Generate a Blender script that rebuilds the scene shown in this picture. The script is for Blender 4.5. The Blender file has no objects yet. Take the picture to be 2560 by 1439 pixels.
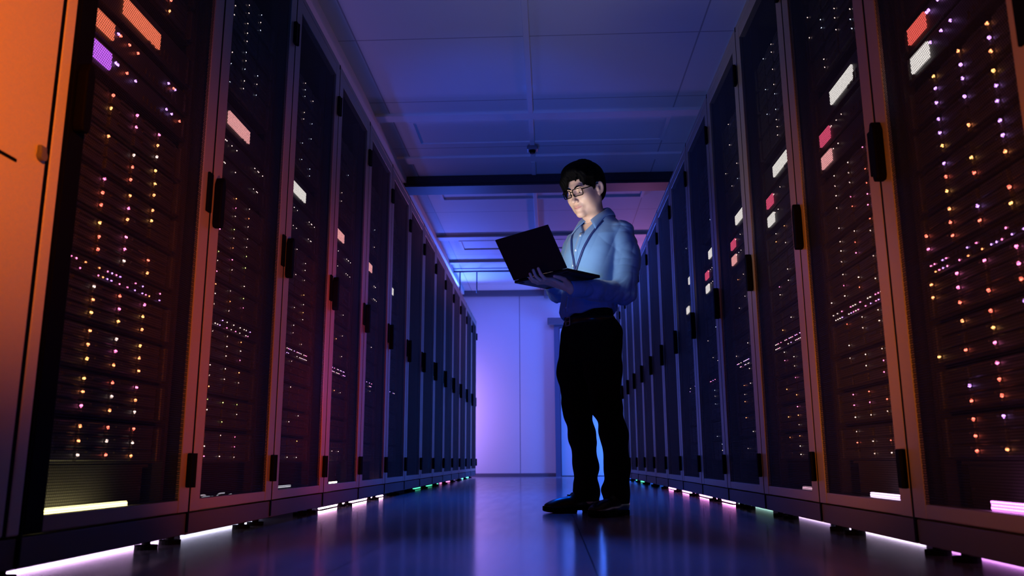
import bpy, bmesh, math, random
import numpy as np
from mathutils import Vector, Matrix

random.seed(7)
C = bpy.context.scene.collection
PI = math.pi

# ------------------------------------------------------------------ camera
F_PX = 2073.65                       # focal length in pixels of a 2560 px wide frame
CAM_H = 0.2455
PITCH, YAW, ROLL = 0.2046, -0.0440, -0.0044
fw = Vector((math.sin(YAW) * math.cos(PITCH), math.cos(YAW) * math.cos(PITCH), math.sin(PITCH)))
r0 = Vector((math.cos(YAW), -math.sin(YAW), 0)); u0 = r0.cross(fw)
rt = r0 * math.cos(ROLL) + u0 * math.sin(ROLL)
up = -r0 * math.sin(ROLL) + u0 * math.cos(ROLL)
cam_d = bpy.data.cameras.new('camera'); cam = bpy.data.objects.new('camera', cam_d); C.objects.link(cam)
cam_d.sensor_width = 36.0; cam_d.lens = F_PX / 2560 * 36
M4 = Matrix((rt, up, -fw)).transposed().to_4x4(); M4.translation = Vector((0, 0, CAM_H))
cam.matrix_world = M4
cam_d.clip_start = 0.02
cam_d.dof.use_dof = True; cam_d.dof.focus_distance = 3.95; cam_d.dof.aperture_fstop = 4.0
S = bpy.context.scene
S.camera = cam
S.view_settings.view_transform = 'Standard'; S.view_settings.look = 'None'
S.view_settings.gamma = 1.0; S.view_settings.exposure = 0.0
S.view_settings.use_curve_mapping = False


def at(x, y, Y):
    """the point at distance Y down the aisle that the photograph shows at pixel (x, y)"""
    d = fw * F_PX + rt * (x - 1280) - up * (y - 719.5)
    return Vector((0, 0, CAM_H)) + d * (Y / d.y)


def on_x(x, y, X):
    d = fw * F_PX + rt * (x - 1280) - up * (y - 719.5)
    return Vector((0, 0, CAM_H)) + d * (X / d.x)


def on_z(x, y, Z):
    d = fw * F_PX + rt * (x - 1280) - up * (y - 719.5)
    return Vector((0, 0, CAM_H)) + d * ((Z - CAM_H) / d.z)


# ------------------------------------------------------------------ world and lights
W = bpy.data.worlds.new('world'); S.world = W; W.use_nodes = True
bg = W.node_tree.nodes['Background']; bg.inputs[0].default_value = (0.05, 0.05, 0.2, 1); bg.inputs[1].default_value = 0.02


def aim(o, loc, tgt):
    o.location = loc
    o.rotation_euler = (Vector(tgt) - Vector(loc)).to_track_quat('-Z', 'Y').to_euler()


def spot(name, loc, tgt, power, col, angle, blend=1.0, radius=0.08):
    l = bpy.data.lights.new(name, 'SPOT'); l.energy = power; l.color = col
    l.spot_size = math.radians(angle); l.spot_blend = blend; l.shadow_soft_size = radius
    o = bpy.data.objects.new(name, l); C.objects.link(o); aim(o, loc, tgt); return o


def area(name, loc, tgt, power, col, sx, sy, spread=180):
    l = bpy.data.lights.new(name, 'AREA'); l.energy = power; l.color = col
    l.shape = 'RECTANGLE'; l.size = sx; l.size_y = sy; l.spread = math.radians(spread)
    o = bpy.data.objects.new(name, l); C.objects.link(o); aim(o, loc, tgt); return o


# unseen coloured spots, added at the near end to tint cabinets and ceiling
spot('unseen_amber_spot', (0.45, -0.1, 1.15), (-1.08, 1.35, 1.12), 345, (1.0, 0.165, 0.002), 42)
spot('unseen_red_spot', (0.2, 2.7, 0.12), (-1.08, 4.3, 0.75), 150, (1.0, 0.05, 0.0), 50)
spot('unseen_amber_spot', (0.45, 1.5, 0.12), (-1.08, 3.0, 0.72), 155, (1.0, 0.14, 0.0), 50)
spot('unseen_amber_spot', (-0.6, 1.4, 0.12), (0.92, 2.85, 0.70), 140, (1.0, 0.23, 0.0), 45)
spot('unseen_blue_light', (-0.55, 1.25, 0.03), (-0.15, 4.3, 2.9), 50, (0.0, 0.14, 1.0), 54)
spot('unseen_blue_light', (-0.45, 0.2, 0.12), (-0.1, 6.0, 2.9), 130, (0.0, 0.12, 1.0), 42)  # added blue fill, also for the man's shirt
spot('unseen_blue_light', (-0.95, 3.2, 0.02), (-0.25, 6.6, 2.9), 230, (0.02, 0.10, 1.0), 42)  # added inside the view without a fixture, to lift the middle ceiling
spot('unseen_amber_spot', (-0.5, 0.2, 0.45), (0.92, 1.7, 0.75), 120, (1.0, 0.22, 0.0), 46)  # added to warm the inside of the nearest right cabinet
# lamps under the ceiling at the far end, thrown back along it
area('unseen_blue_light', (-1.5, 12.5, 2.35), (0.2, 7.0, 2.9), 62, (0.06, 0.13, 1.0), 0.4, 0.15, 120)
area('violet_lamp', (1.5, 12.5, 2.35), (-0.2, 8.0, 2.9), 14, (0.80, 0.25, 0.75), 0.4, 0.15, 100)
# unseen blue lights added under the ceiling to brighten the aisle floor
area('unseen_blue_light', (-0.1, 5.8, 2.84), (-0.1, 5.0, 0.0), 36, (0.0, 0.11, 1.0), 0.5, 2.5, 80)
spot('unseen_blue_light', (-0.1, 2.6, 2.84), (-0.1, 2.2, 0.0), 260, (0.03, 0.13, 1.0), 32)
# lamps behind the two rows of cabinets and at the far end of the room
area('violet_lamp', (-2.9, 7.0, 1.93), (-1.2, 7.0, 2.9), 11, (0.66, 0.30, 1.0), 11.0, 0.28, 110)
area('violet_lamp', (2.75, 7.0, 2.0), (1.9, 7.0, 2.9), 6, (0.15, 0.25, 1.0), 11.0, 0.25, 110)
area('teal_lamp', (3.0, 6.5, 1.37), (1.2, 6.5, 2.9), 30, (0.08, 0.40, 1.0), 11.0, 0.05)
area('violet_lamp', (-1.75, 12.55, 0.95), (-0.6, 13.0, 0.9), 22, (0.52, 0.28, 1.0), 0.3, 1.4)
area('unseen_blue_light', (1.75, 12.55, 1.0), (0.0, 13.0, 0.9), 110, (0.03, 0.17, 1.0), 0.3, 1.8)
area('unseen_blue_light', (-0.2, 12.0, 2.86), (-0.2, 12.6, 0.0), 12, (0.10, 0.14, 1.0), 1.7, 0.3)


# ------------------------------------------------------------------ materials
def mat(name, col, rough=0.5, metal=0.0, emit=None, strength=0.0, spec=0.5, noise=0.0, nscale=40.0, bump=0.0, sheen=0.0, sample=True):
    m = bpy.data.materials.new(name); m.use_nodes = True
    nt = m.node_tree; b = nt.nodes['Principled BSDF']
    b.inputs['Base Color'].default_value = (*col, 1); b.inputs['Roughness'].default_value = rough
    b.inputs['Metallic'].default_value = metal; b.inputs['Specular IOR Level'].default_value = spec
    if sheen: b.inputs['Sheen Weight'].default_value = sheen
    if emit:
        b.inputs['Emission Color'].default_value = (*emit, 1); b.inputs['Emission Strength'].default_value = strength
        if not sample: m.cycles.emission_sampling = 'NONE'
    if noise or bump:
        tc = nt.nodes.new('ShaderNodeTexCoord'); n = nt.nodes.new('ShaderNodeTexNoise')
        n.inputs['Scale'].default_value = nscale; n.inputs['Detail'].default_value = 4
        nt.links.new(tc.outputs['Object'], n.inputs['Vector'])
        if noise:
            mx = nt.nodes.new('ShaderNodeMix'); mx.data_type = 'RGBA'
            mx.inputs['A'].default_value = (*[c * (1 - noise) for c in col], 1)
            mx.inputs['B'].default_value = (*[min(1, c * (1 + noise)) for c in col], 1)
            nt.links.new(n.outputs['Fac'], mx.inputs['Factor']); nt.links.new(mx.outputs['Result'], b.inputs['Base Color'])
        if bump:
            bp = nt.nodes.new('ShaderNodeBump'); bp.inputs['Strength'].default_value = bump; bp.inputs['Distance'].default_value = 0.002
            nt.links.new(n.outputs['Fac'], bp.inputs['Height']); nt.links.new(bp.outputs['Normal'], b.inputs['Normal'])
    return m


def math_node(nt, op, a, b=None):
    n = nt.nodes.new('ShaderNodeMath'); n.operation = op
    for i, v in enumerate((a, b)):
        if v is None: continue
        if isinstance(v, (int, float)): n.inputs[i].default_value = v
        else: nt.links.new(v, n.inputs[i])
    return n.outputs[0]


def perforated(name, col, px=0.0072, r=0.0025):
    """sheet metal punched with round holes on a hexagonal grid"""
    m = bpy.data.materials.new(name); m.use_nodes = True; nt = m.node_tree
    b = nt.nodes['Principled BSDF']; out = nt.nodes['Material Output']
    b.inputs['Base Color'].default_value = (*col, 1); b.inputs['Roughness'].default_value = 0.6; b.inputs['Specular IOR Level'].default_value = 0.2
    tc = nt.nodes.new('ShaderNodeTexCoord'); sp = nt.nodes.new('ShaderNodeSeparateXYZ')
    nt.links.new(tc.outputs['Object'], sp.inputs[0])
    py = px * 1.732

    def dist(off):
        a = math_node(nt, 'ADD', math_node(nt, 'DIVIDE', sp.outputs['Y'], px), off)
        c = math_node(nt, 'ADD', math_node(nt, 'DIVIDE', sp.outputs['Z'], py), off)
        a = math_node(nt, 'MULTIPLY', math_node(nt, 'SUBTRACT', math_node(nt, 'FRACT', a), 0.5), px)
        c = math_node(nt, 'MULTIPLY', math_node(nt, 'SUBTRACT', math_node(nt, 'FRACT', c), 0.5), py)
        return math_node(nt, 'ADD', math_node(nt, 'MULTIPLY', a, a), math_node(nt, 'MULTIPLY', c, c))
    d = math_node(nt, 'MINIMUM', dist(10.0), dist(10.5))
    hole = math_node(nt, 'LESS_THAN', d, r * r)
    tr = nt.nodes.new('ShaderNodeBsdfTransparent'); mx = nt.nodes.new('ShaderNodeMixShader')
    nt.links.new(hole, mx.inputs[0]); nt.links.new(b.outputs[0], mx.inputs[1]); nt.links.new(tr.outputs[0], mx.inputs[2])
    nt.links.new(mx.outputs[0], out.inputs['Surface'])
    return m


def tiled(name, col, joint, sx, sy, w, rough, ox=0.0, oy=0.0, axes='XY', vary=0.05, spec=0.5, streak=0.0):
    """flat panels with thin dark joints; object coordinates"""
    m = bpy.data.materials.new(name); m.use_nodes = True; nt = m.node_tree; b = nt.nodes['Principled BSDF']
    b.inputs['Roughness'].default_value = rough; b.inputs['Specular IOR Level'].default_value = spec
    tc = nt.nodes.new('ShaderNodeTexCoord'); sp = nt.nodes.new('ShaderNodeSeparateXYZ'); nt.links.new(tc.outputs['Object'], sp.inputs[0])
    A, B = sp.outputs[axes[0]], sp.outputs[axes[1]]

    def line(v, s, o):
        f = math_node(nt, 'FRACT', math_node(nt, 'ADD', math_node(nt, 'DIVIDE', math_node(nt, 'SUBTRACT', v, o), s), 0.5))
        return math_node(nt, 'LESS_THAN', math_node(nt, 'ABSOLUTE', math_node(nt, 'SUBTRACT', f, 0.5)), w / s / 2)
    j = math_node(nt, 'MAXIMUM', line(A, sx, ox), line(B, sy, oy)) if sx and sy else (line(A, sx, ox) if sx else line(B, sy, oy))
    n = nt.nodes.new('ShaderNodeTexNoise'); n.inputs['Scale'].default_value = 3.0; n.inputs['Detail'].default_value = 5
    mp = nt.nodes.new('ShaderNodeMapping'); mp.inputs['Scale'].default_value = (1, 1, 1) if not streak else (6, 0.6, 1)
    nt.links.new(tc.outputs['Object'], mp.inputs[0]); nt.links.new(mp.outputs[0], n.inputs['Vector'])
    mx = nt.nodes.new('ShaderNodeMix'); mx.data_type = 'RGBA'
    mx.inputs['A'].default_value = (*[c * (1 - vary) for c in col], 1); mx.inputs['B'].default_value = (*[c * (1 + vary) for c in col], 1)
    nt.links.new(n.outputs['Fac'], mx.inputs['Factor'])
    m2 = nt.nodes.new('ShaderNodeMix'); m2.data_type = 'RGBA'; m2.inputs['B'].default_value = (*joint, 1)
    nt.links.new(j, m2.inputs['Factor']); nt.links.new(mx.outputs['Result'], m2.inputs['A']); nt.links.new(m2.outputs['Result'], b.inputs['Base Color'])
    if streak:
        rr = math_node(nt, 'ADD', math_node(nt, 'MULTIPLY', n.outputs['Fac'], streak), rough - streak / 2)
        nt.links.new(rr, b.inputs['Roughness'])
    return m


M = {}
M['frame'] = mat('dark_powder_coat', (0.23, 0.20, 0.16), 0.4, noise=0.06, nscale=300)
M['shell'] = mat('dark_inner_steel', (0.03, 0.03, 0.035), 0.6)
M['mesh'] = perforated('perforated_steel', (0.006, 0.0055, 0.006))
M['black'] = mat('black_plastic', (0.002, 0.002, 0.002), 0.7, spec=0.05)
M['plinth'] = mat('plinth_steel', (0.075, 0.07, 0.075), 0.55)
M['server'] = mat('server_steel', (0.055, 0.05, 0.05), 0.5, noise=0.1, nscale=60)
M['bezel'] = mat('drive_bezel', (0.085, 0.08, 0.075), 0.45)
M['panel'] = mat('pale_enamel_steel', (0.55, 0.53, 0.5), 0.5, noise=0.03, nscale=120)
M['steel'] = mat('brushed_steel', (0.5, 0.5, 0.52), 0.3, 0.9)
M['floor'] = tiled('floor_tiles', (0.22, 0.22, 0.25), (0.06, 0.06, 0.07), 0.6, 0.6, 0.004, 0.15, 0.1, 0.2, vary=0.12, streak=0.08, spec=0.6)
M['ceiling'] = tiled('ceiling_tiles', (0.62, 0.62, 0.64), (0.30, 0.30, 0.33), 1.1, 0.95, 0.010, 0.75, -0.116, 0.12, vary=0.03)
M['white'] = mat('white_paint', (0.62, 0.62, 0.64), 0.7, noise=0.02)
M['wall'] = tiled('wall_panels', (0.66, 0.66, 0.68), (0.22, 0.22, 0.25), 1.2, 0, 0.012, 0.6, -0.455, 0, axes='XZ', vary=0.02)
M['sidewall'] = mat('side_wall_paint', (0.5, 0.5, 0.52), 0.8, noise=0.03)
M['trim'] = mat('grey_trim', (0.12, 0.12, 0.15), 0.5)
M['duct'] = mat('dark_duct', (0.02, 0.02, 0.03), 0.6, spec=0.2)
M['door'] = mat('door_paint', (0.6, 0.6, 0.63), 0.5)
M['jamb'] = mat('door_jamb', (0.10, 0.12, 0.2), 0.5)


# ------------------------------------------------------------------ mesh helpers
def new_bm(): return bmesh.new()


def add_box(bm, x0, x1, y0, y1, z0, z1, bev=0.0, seg=2):
    r = bmesh.ops.create_cube(bm, size=1.0)
    vs = r['verts']
    for v in vs:
        v.co = Vector(((x0 + x1) / 2 + v.co.x * (x1 - x0), (y0 + y1) / 2 + v.co.y * (y1 - y0), (z0 + z1) / 2 + v.co.z * (z1 - z0)))
    if bev > 0:
        es = list({e for v in vs for e in v.link_edges})
        bmesh.ops.bevel(bm, geom=es, offset=bev, segments=seg, profile=0.5, affect='EDGES')
    return vs


def add_cyl(bm, p0, p1, r, seg=16, r2=None):
    p0, p1 = Vector(p0), Vector(p1); d = p1 - p0
    q = d.to_track_quat('Z', 'Y').to_matrix().to_4x4(); q.translation = (p0 + p1) / 2
    bmesh.ops.create_cone(bm, cap_ends=True, segments=seg, radius1=r, radius2=r if r2 is None else r2, depth=d.length, matrix=q)


def add_ball(bm, c, r, u=10, v=6):
    mm = Matrix.Translation(Vector(c)); bmesh.ops.create_uvsphere(bm, u_segments=u, v_segments=v, radius=r, matrix=mm)


def add_tube(bm, pts, r, seg=8):
    """round tube along a polyline"""
    pts = [Vector(p) for p in pts]; rings = []
    for i, p in enumerate(pts):
        t = (pts[min(i + 1, len(pts) - 1)] - pts[max(i - 1, 0)]).normalized()
        a = t.orthogonal().normalized() if i == 0 else (rings_n - t * rings_n.dot(t)).normalized()
        rings_n = a; b = t.cross(a)
        rad = r[i] if isinstance(r, (list, tuple)) else r
        rings.append([bm.verts.new(p + (a * math.cos(k * 2 * PI / seg) + b * math.sin(k * 2 * PI / seg)) * rad) for k in range(seg)])
    for i in range(len(rings) - 1):
        for k in range(seg):
            bm.faces.new((rings[i][k], rings[i][(k + 1) % seg], rings[i + 1][(k + 1) % seg], rings[i + 1][k]))
    bm.faces.new(rings[0][::-1]); bm.faces.new(rings[-1])


def obj(name, bm, m, parent=None, smooth=False):
    me = bpy.data.meshes.new(name); bmesh.ops.recalc_face_normals(bm, faces=bm.faces); bm.to_mesh(me); bm.free()
    me.materials.append(m)
    if smooth:
        for p in me.polygons: p.use_smooth = True
    o = bpy.data.objects.new(name, me); C.objects.link(o)
    if parent: o.parent = parent
    return o


def inst(name, me, parent, loc=(0, 0, 0)):
    o = bpy.data.objects.new(name, me); C.objects.link(o); o.parent = parent; o.location = loc
    return o


def tag(o, label, cat, group=None):
    o['label'] = label; o['category'] = cat
    if group: o['group'] = group
    return o


def thing(name, label, cat, loc=(0, 0, 0), rz=0.0, group=None):
    o = bpy.data.objects.new(name, None); o.empty_display_size = 0.1; C.objects.link(o)
    o.location = loc; o.rotation_euler = (0, 0, rz)
    return tag(o, label, cat, group)


def struct(name, bm, m, parent=None):
    o = obj(name, bm, m, parent); o['kind'] = 'structure'; return o


# ------------------------------------------------------------------ the room
HC = 2.9; WALL_Y = 13.0; HALF = 3.6; BACK_Y = -2.5
bm = new_bm(); add_box(bm, -HALF - .1, HALF + .1, BACK_Y - .1, WALL_Y + .1, -0.1, 0); struct('floor', bm, M['floor'])
bm = new_bm(); add_box(bm, -HALF - .1, HALF + .1, BACK_Y - .1, WALL_Y + .1, HC, HC + 0.1); struct('ceiling', bm, M['ceiling'])
bm = new_bm(); add_box(bm, -HALF, HALF, WALL_Y, WALL_Y + 0.1, 0, HC); struct('wall_back', bm, M['wall'])
bm = new_bm(); add_box(bm, -HALF, HALF, BACK_Y - 0.1, BACK_Y, 0, HC); struct('wall_front', bm, M['sidewall'])
bm = new_bm(); add_box(bm, -HALF - 0.1, -HALF, BACK_Y, WALL_Y, 0, HC); struct('wall_left', bm, M['sidewall'])
bm = new_bm(); add_box(bm, HALF, HALF + 0.1, BACK_Y, WALL_Y, 0, HC); struct('wall_right', bm, M['sidewall'])
bm = new_bm(); add_box(bm, -HALF, -0.1 + 0.2, WALL_Y - 0.015, WALL_Y, 0, 0.05, 0.003); struct('baseboard_back', bm, M['trim'])
bm = new_bm(); add_box(bm, -HALF, HALF, WALL_Y - 0.06, WALL_Y, HC - 0.09, HC, 0.004); struct('trim_1', bm, M['trim'])
# transverse downstand beams and the dark duct across the aisle
for k, (y0, y1, dz, mm) in enumerate([(6.02, 6.14, 0.024, 'white'), (6.96, 7.1, 0.022, 'white'), (9.62, 9.78, 0.024, 'white'), (10.9, 11.0, 0.03, 'white')]):
    bm = new_bm(); add_box(bm, -3.5, 3.5, y0, y1, HC - dz, HC + 0.002, 0.006); struct('trim_%d' % (k + 2), bm, M[mm])
bm = new_bm(); add_box(bm, -1.42, -1.33, -2.4, 12.9, HC - 0.07, HC + 0.002, 0.006); struct('trim_6', bm, M['white'])
t = thing('overhead_duct', 'dark rectangular duct crossing the aisle under the ceiling above the man', 'duct', (-0.1, 7.6, HC))
bm = new_bm(); add_box(bm, -3.5, 3.5, -0.13, 0.16, -0.10, -0.006, 0.008); obj('duct_body', bm, M['duct'], t)
bm = new_bm(); add_box(bm, -3.5, 3.5, -0.155, -0.13, -0.118, -0.098, 0.003); obj('flange', bm, M['duct'], t)
for sx in (-1.3, 0.0, 1.3):
    bm = new_bm(); add_box(bm, sx - 0.02, sx + 0.02, -0.05, 0.05, -0.008, 0.0); obj('bracket', bm, M['trim'], t)
# flush access panels in the ceiling
for k, (y0, y1) in enumerate([(6.17, 6.66), (7.82, 8.22), (9.85, 10.3)]):
    where = ['nearest the viewer, before the dark duct', 'just beyond the dark duct', 'farthest down the aisle'][k]
    t = thing('ceiling_panel', 'long framed flush ceiling panel %s' % where, 'panel', (-0.05, (y0 + y1) / 2, HC), 0, 'framed panels along the ceiling')
    hx, hy = 1.04, (y1 - y0) / 2
    bm = new_bm()
    for (a, b, c, d) in [(-hx, hx, -hy, -hy + .022), (-hx, hx, hy - .022, hy), (-hx, -hx + .03, -hy + .022, hy - .022), (hx - .03, hx, -hy + .022, hy - .022)]:
        add_box(bm, a, b, c, d, -0.014, 0.0)
    obj('panel_frame', bm, M['white'], t)
    bm = new_bm(); add_box(bm, -hx + .03, hx - .03, -hy + .022, hy - .022, -0.004, 0.0); obj('panel_face', bm, M['white'], t)
t = thing('ceiling_conduit', 'thin pale conduit running along the middle of the ceiling', 'conduit', (-0.116, 0, HC))
for (a, b) in [(0.5, 6.02), (6.14, 6.96), (7.1, 7.44), (7.8, 9.62), (9.78, 10.9)]:
    bm = new_bm(); add_box(bm, -0.02, 0.02, a, b, -0.026, 0.0, 0.004); obj('conduit_run', bm, M['white'], t)
t = thing('smoke_detector', 'small dark detector box hanging on the ceiling conduit', 'detector', (-0.116, 6.72, HC - 0.026))
bm = new_bm(); add_box(bm, -0.045, 0.045, -0.045, 0.045, -0.035, 0.0, 0.008); obj('housing', bm, M['trim'], t)
bm = new_bm(); add_cyl(bm, (0, 0, -0.035), (0, 0, -0.06), 0.03, 16, 0.02); obj('sensor_dome', bm, M['black'], t)
t = thing('hanging_rail', 'thin dark rail with two drop rods under the ceiling near the far wall', 'rail', (0, 11.45, HC))
bm = new_bm(); add_tube(bm, [(-1.9, 0, -0.03), (1.9, 0, -0.03)], 0.014); obj('rail_bar', bm, M['trim'], t, True)
for x in (at(1150, 700, 11.45).x, at(1192, 700, 11.45).x):
    bm = new_bm(); add_tube(bm, [(x, 0, -0.03), (x, 0, -0.34)], 0.009); obj('drop_rod', bm, M['trim'], t, True)
for x in (-1.8, 1.8):
    bm = new_bm(); add_tube(bm, [(x, 0, -0.03), (x, 0, 0.0)], 0.012); obj('hanger', bm, M['trim'], t, True)
# door in the far wall, partly behind the man
dx = at(1392, 1000, WALL_Y).x; dz = at(1390, 812, WALL_Y).z
bm = new_bm(); add_box(bm, dx + 0.06, dx + 1.0, WALL_Y - 0.035, WALL_Y - 0.003, 0.012, dz - 0.06, 0.004)
door = struct('door_1', bm, M['door'])
bm = new_bm()
add_box(bm, dx - 0.03, dx + 0.05, WALL_Y - 0.05, WALL_Y, 0, dz); add_box(bm, dx + 1.01, dx + 1.08, WALL_Y - 0.05, WALL_Y, 0, dz)
add_box(bm, dx + 0.05, dx + 1.01, WALL_Y - 0.05, WALL_Y, dz - 0.05, dz); obj('door_frame', bm, M['jamb'], door)
bm = new_bm(); add_tube(bm, [(dx + 0.9, WALL_Y - 0.04, 1.0), (dx + 0.9, WALL_Y - 0.09, 1.0), (dx + 0.78, WALL_Y - 0.09, 1.0)], 0.011); obj('door_handle', bm, M['steel'], door, True)
bm = new_bm(); add_box(bm, dx - 0.13, dx + 0.14, WALL_Y - 0.12, WALL_Y - 0.05, dz - 0.005, dz + 0.1, 0.01); obj('door_closer', bm, M['trim'], door)
t = thing('security_camera', 'small dark camera mounted high on the far wall beside the man', 'camera', at(1374, 733, WALL_Y))
bm = new_bm(); add_box(bm, -0.09, -0.02, -0.20, -0.05, -0.09, 0.05, 0.015); obj('camera_body', bm, M['trim'], t)
bm = new_bm(); add_box(bm, 0.02, 0.08, -0.10, 0.0, -0.08, 0.07, 0.01); obj('wall_mount', bm, M['trim'], t)
bm = new_bm(); add_box(bm, -0.03, 0.03, -0.09, -0.06, 0.0, 0.03, 0.005); obj('arm', bm, M['trim'], t)
# ------------------------------------------------------------------ server cabinets
XL, XR = -1.0769, 0.92                 # front planes of the two rows
YL, YR = 2.5076, 2.2231                # far edge of each row's nearest cabinet
RW, RH = 0.75, 2.2927
N_LEFT, N_RIGHT = 14, 14


def mesh_of(name, bm, m, smooth=False):
    me = bpy.data.meshes.new(name); bmesh.ops.recalc_face_normals(bm, faces=bm.faces); bm.to_mesh(me); bm.free()
    me.materials.append(m)
    if smooth:
        for p in me.polygons: p.use_smooth = True
    return me


def cabinet_meshes(w, v0):
    """front faces +X, viewer's left to right runs along +Y from v0 to v0 + w"""
    a, b = v0 + 0.006, v0 + w - 0.006
    K = {}
    bm = new_bm()
    add_box(bm, -1.0, -0.034, a, a + 0.02, 0.1, RH - 0.03); add_box(bm, -1.0, -0.034, b - 0.02, b, 0.1, RH - 0.03)
    add_box(bm, -1.0, -0.034, a, b, RH - 0.03, RH); add_box(bm, -1.0, -0.034, a, b, 0.0965, 0.102)
    add_box(bm, -1.0, -0.985, a + .02, b - .02, 0.102, RH - 0.03)
    K['cabinet_body'] = mesh_of('cabinet_body', bm, M['shell'])
    bm = new_bm(); add_box(bm, -0.034, -0.002, a, b, RH - 0.028, RH, 0.003); K['top_rail'] = mesh_of('top_rail', bm, M['frame'])
    bm = new_bm(); add_box(bm, -0.06, -0.004, a, b, 0.0345, 0.0955, 0.003); K['plinth'] = mesh_of('plinth', bm, M['plinth'])
    bm = new_bm(); add_cyl(bm, (0, 0, 0), (0, 0, 0.012), 0.032, 20); add_cyl(bm, (0, 0, 0.012), (0, 0, 0.0346), 0.012, 12)
    K['foot'] = mesh_of('foot', bm, M['black'])
    st = 0.068
    bm = new_bm()
    za, zb = 0.1, RH - 0.031
    if v0 == 0: add_box(bm, -0.012, 0.0, a, a + st, za, zb, 0.0015)
    add_box(bm, -0.012, 0.0, b - st, b, za, zb, 0.0015)
    add_box(bm, -0.029, -0.001, a + st - .004, b - st + .004, za, za + 0.035, 0.003)
    add_box(bm, -0.029, -0.001, a + st - .004, b - st + .004, zb - 0.06, zb, 0.003)
    K['door'] = mesh_of('door', bm, M['frame'])
    bm = new_bm()
    q = [(-0.003, a + st - .004, za + .033), (-0.003, b - st + .004, za + .033), (-0.003, b - st + .004, zb - .058), (-0.003, a + st - .004, zb - .058)]
    bm.faces.new([bm.verts.new(p) for p in q]); K['mesh_panel'] = mesh_of('mesh_panel', bm, M['mesh'])
    bm = new_bm()
    # swing handle: long body with a pointed top and a rounded foot
    h = [(0.0, 0.996), (0.0, 1.128), (0.011, 1.152), (0.023, 1.152), (0.034, 1.128), (0.034, 0.996), (0.028, 0.984), (0.006, 0.984)]
    vs = [bm.verts.new((0.0, a + 0.01 + y, z)) for y, z in h]; f = bm.faces.new(vs)
    e = bmesh.ops.extrude_face_region(bm, geom=[f]); bmesh.ops.translate(bm, verts=[g for g in e['geom'] if isinstance(g, bmesh.types.BMVert)], vec=(0.027, 0, 0))
    bmesh.ops.bevel(bm, geom=[x for x in bm.edges], offset=0.004, segments=2, affect='EDGES', profile=0.5)
    K['door_handle'] = mesh_of('door_handle', bm, M['black'])
    bm = new_bm(); add_box(bm, 0.0, 0.009, b - 0.036, b - 0.004, 1.02, 1.15, 0.003); K['latch_plate'] = mesh_of('latch_plate', bm, M['black'])
    bm = new_bm(); add_box(bm, 0.0, 0.016, b - 0.034, b - 0.002, 0, 0.1, 0.004); add_cyl(bm, (0.012, b - 0.004, 0.0), (0.012, b - 0.004, 0.1), 0.007, 10)
    K['hinge'] = mesh_of('hinge', bm, M['black'])
    bm = new_bm(); add_box(bm, -0.09, -0.06, 0.0, 0.018, 0.104, RH - 0.04); K['mounting_rail'] = mesh_of('mounting_rail', bm, M['server'])
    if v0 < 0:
        bm = new_bm(); add_box(bm, -0.03, 0.0, a, a + st, za, zb, 0.004); K['shaded_stile'] = mesh_of('shaded_stile', bm, M['black'])  # stile blackened so that it reads as unlit
    bm = new_bm(); add_box(bm, -0.034, -0.0008, v0, a, 0.04, RH - 0.002); add_box(bm, -0.034, -0.0008, b, v0 + w, 0.04, RH - 0.002); K['edge_gap_shade'] = mesh_of('edge_gap_shade', bm, M['black'])  # black strips fill the door gaps in place of shade
    K['foot_y'] = (a + 0.07, b - 0.07); K['rail_y'] = (v0 + 0.048, b - 0.062)
    return K


KIT = cabinet_meshes(RW, 0.0)
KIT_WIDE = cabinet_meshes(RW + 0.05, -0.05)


def cabinet(loc, rz, label, group, kit=None, detail=True):
    kit = kit or KIT
    t = thing('server_cabinet', label, 'server cabinet', loc, rz, group)
    inst('cabinet_body', kit['cabinet_body'], t); inst('top_rail', kit['top_rail'], t); inst('plinth', kit['plinth'], t)
    for y in kit['foot_y']:
        for x in (-0.085, -0.9): inst('foot', kit['foot'], t, (x, y, 0))
    d = inst('door', kit['door'], t)
    inst('mesh_panel', kit['mesh_panel'], d); inst('door_handle', kit['door_handle'], d); inst('latch_plate', kit['latch_plate'], d)
    inst('edge_gap_shade', kit['edge_gap_shade'], t)
    if 'shaded_stile' in kit: inst('shaded_stile', kit['shaded_stile'], d)['label'] = 'lock-side stile blackened for shade'
    for z in (0.17, 2.0): inst('hinge', kit['hinge'], d, (0, 0, z))
    if detail:
        for y in kit['rail_y']: inst('mounting_rail', kit['mounting_rail'], t, (0, y, 0))
    return t


ORD = ['nearest', 'second', 'third', 'fourth', 'fifth', 'sixth', 'seventh', 'eighth', 'ninth', 'tenth', 'eleventh', 'twelfth', 'thirteenth', 'fourteenth']
LOOK_L = ['with a yellow light bar', 'with pink displays', 'with one white display', 'with a bright foot light', 'with a faint pink foot light']
LOOK_R = ['with a purple light bar', 'with a lilac light bar', 'with a crimson display', 'with a red display', 'with small pale displays']


for n in range(N_LEFT):
    extra = ' ' + LOOK_L[n] if n < len(LOOK_L) else ' unlit'
    pos = ORD[n]
    lab = 'mesh door server cabinet, %s in the left row,%s' % (pos, extra)
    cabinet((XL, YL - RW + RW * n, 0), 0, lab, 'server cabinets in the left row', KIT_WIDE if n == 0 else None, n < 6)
for n in range(N_RIGHT):
    extra = ' ' + LOOK_R[n] if n < len(LOOK_R) else ' unlit'
    pos = ORD[n]
    lab = 'mesh door server cabinet, %s in the right row,%s' % (pos, extra)
    cabinet((XR, YR + RW * n, 0), PI, lab, 'server cabinets in the right row', None, n < 6)
# one more cabinet on the right, mostly outside the frame, beside the viewer
cabinet((XR, YR - RW, 0), PI, 'dark mesh-door server cabinet cut off by the right edge of the frame', 'server cabinets in the right row')

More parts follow.
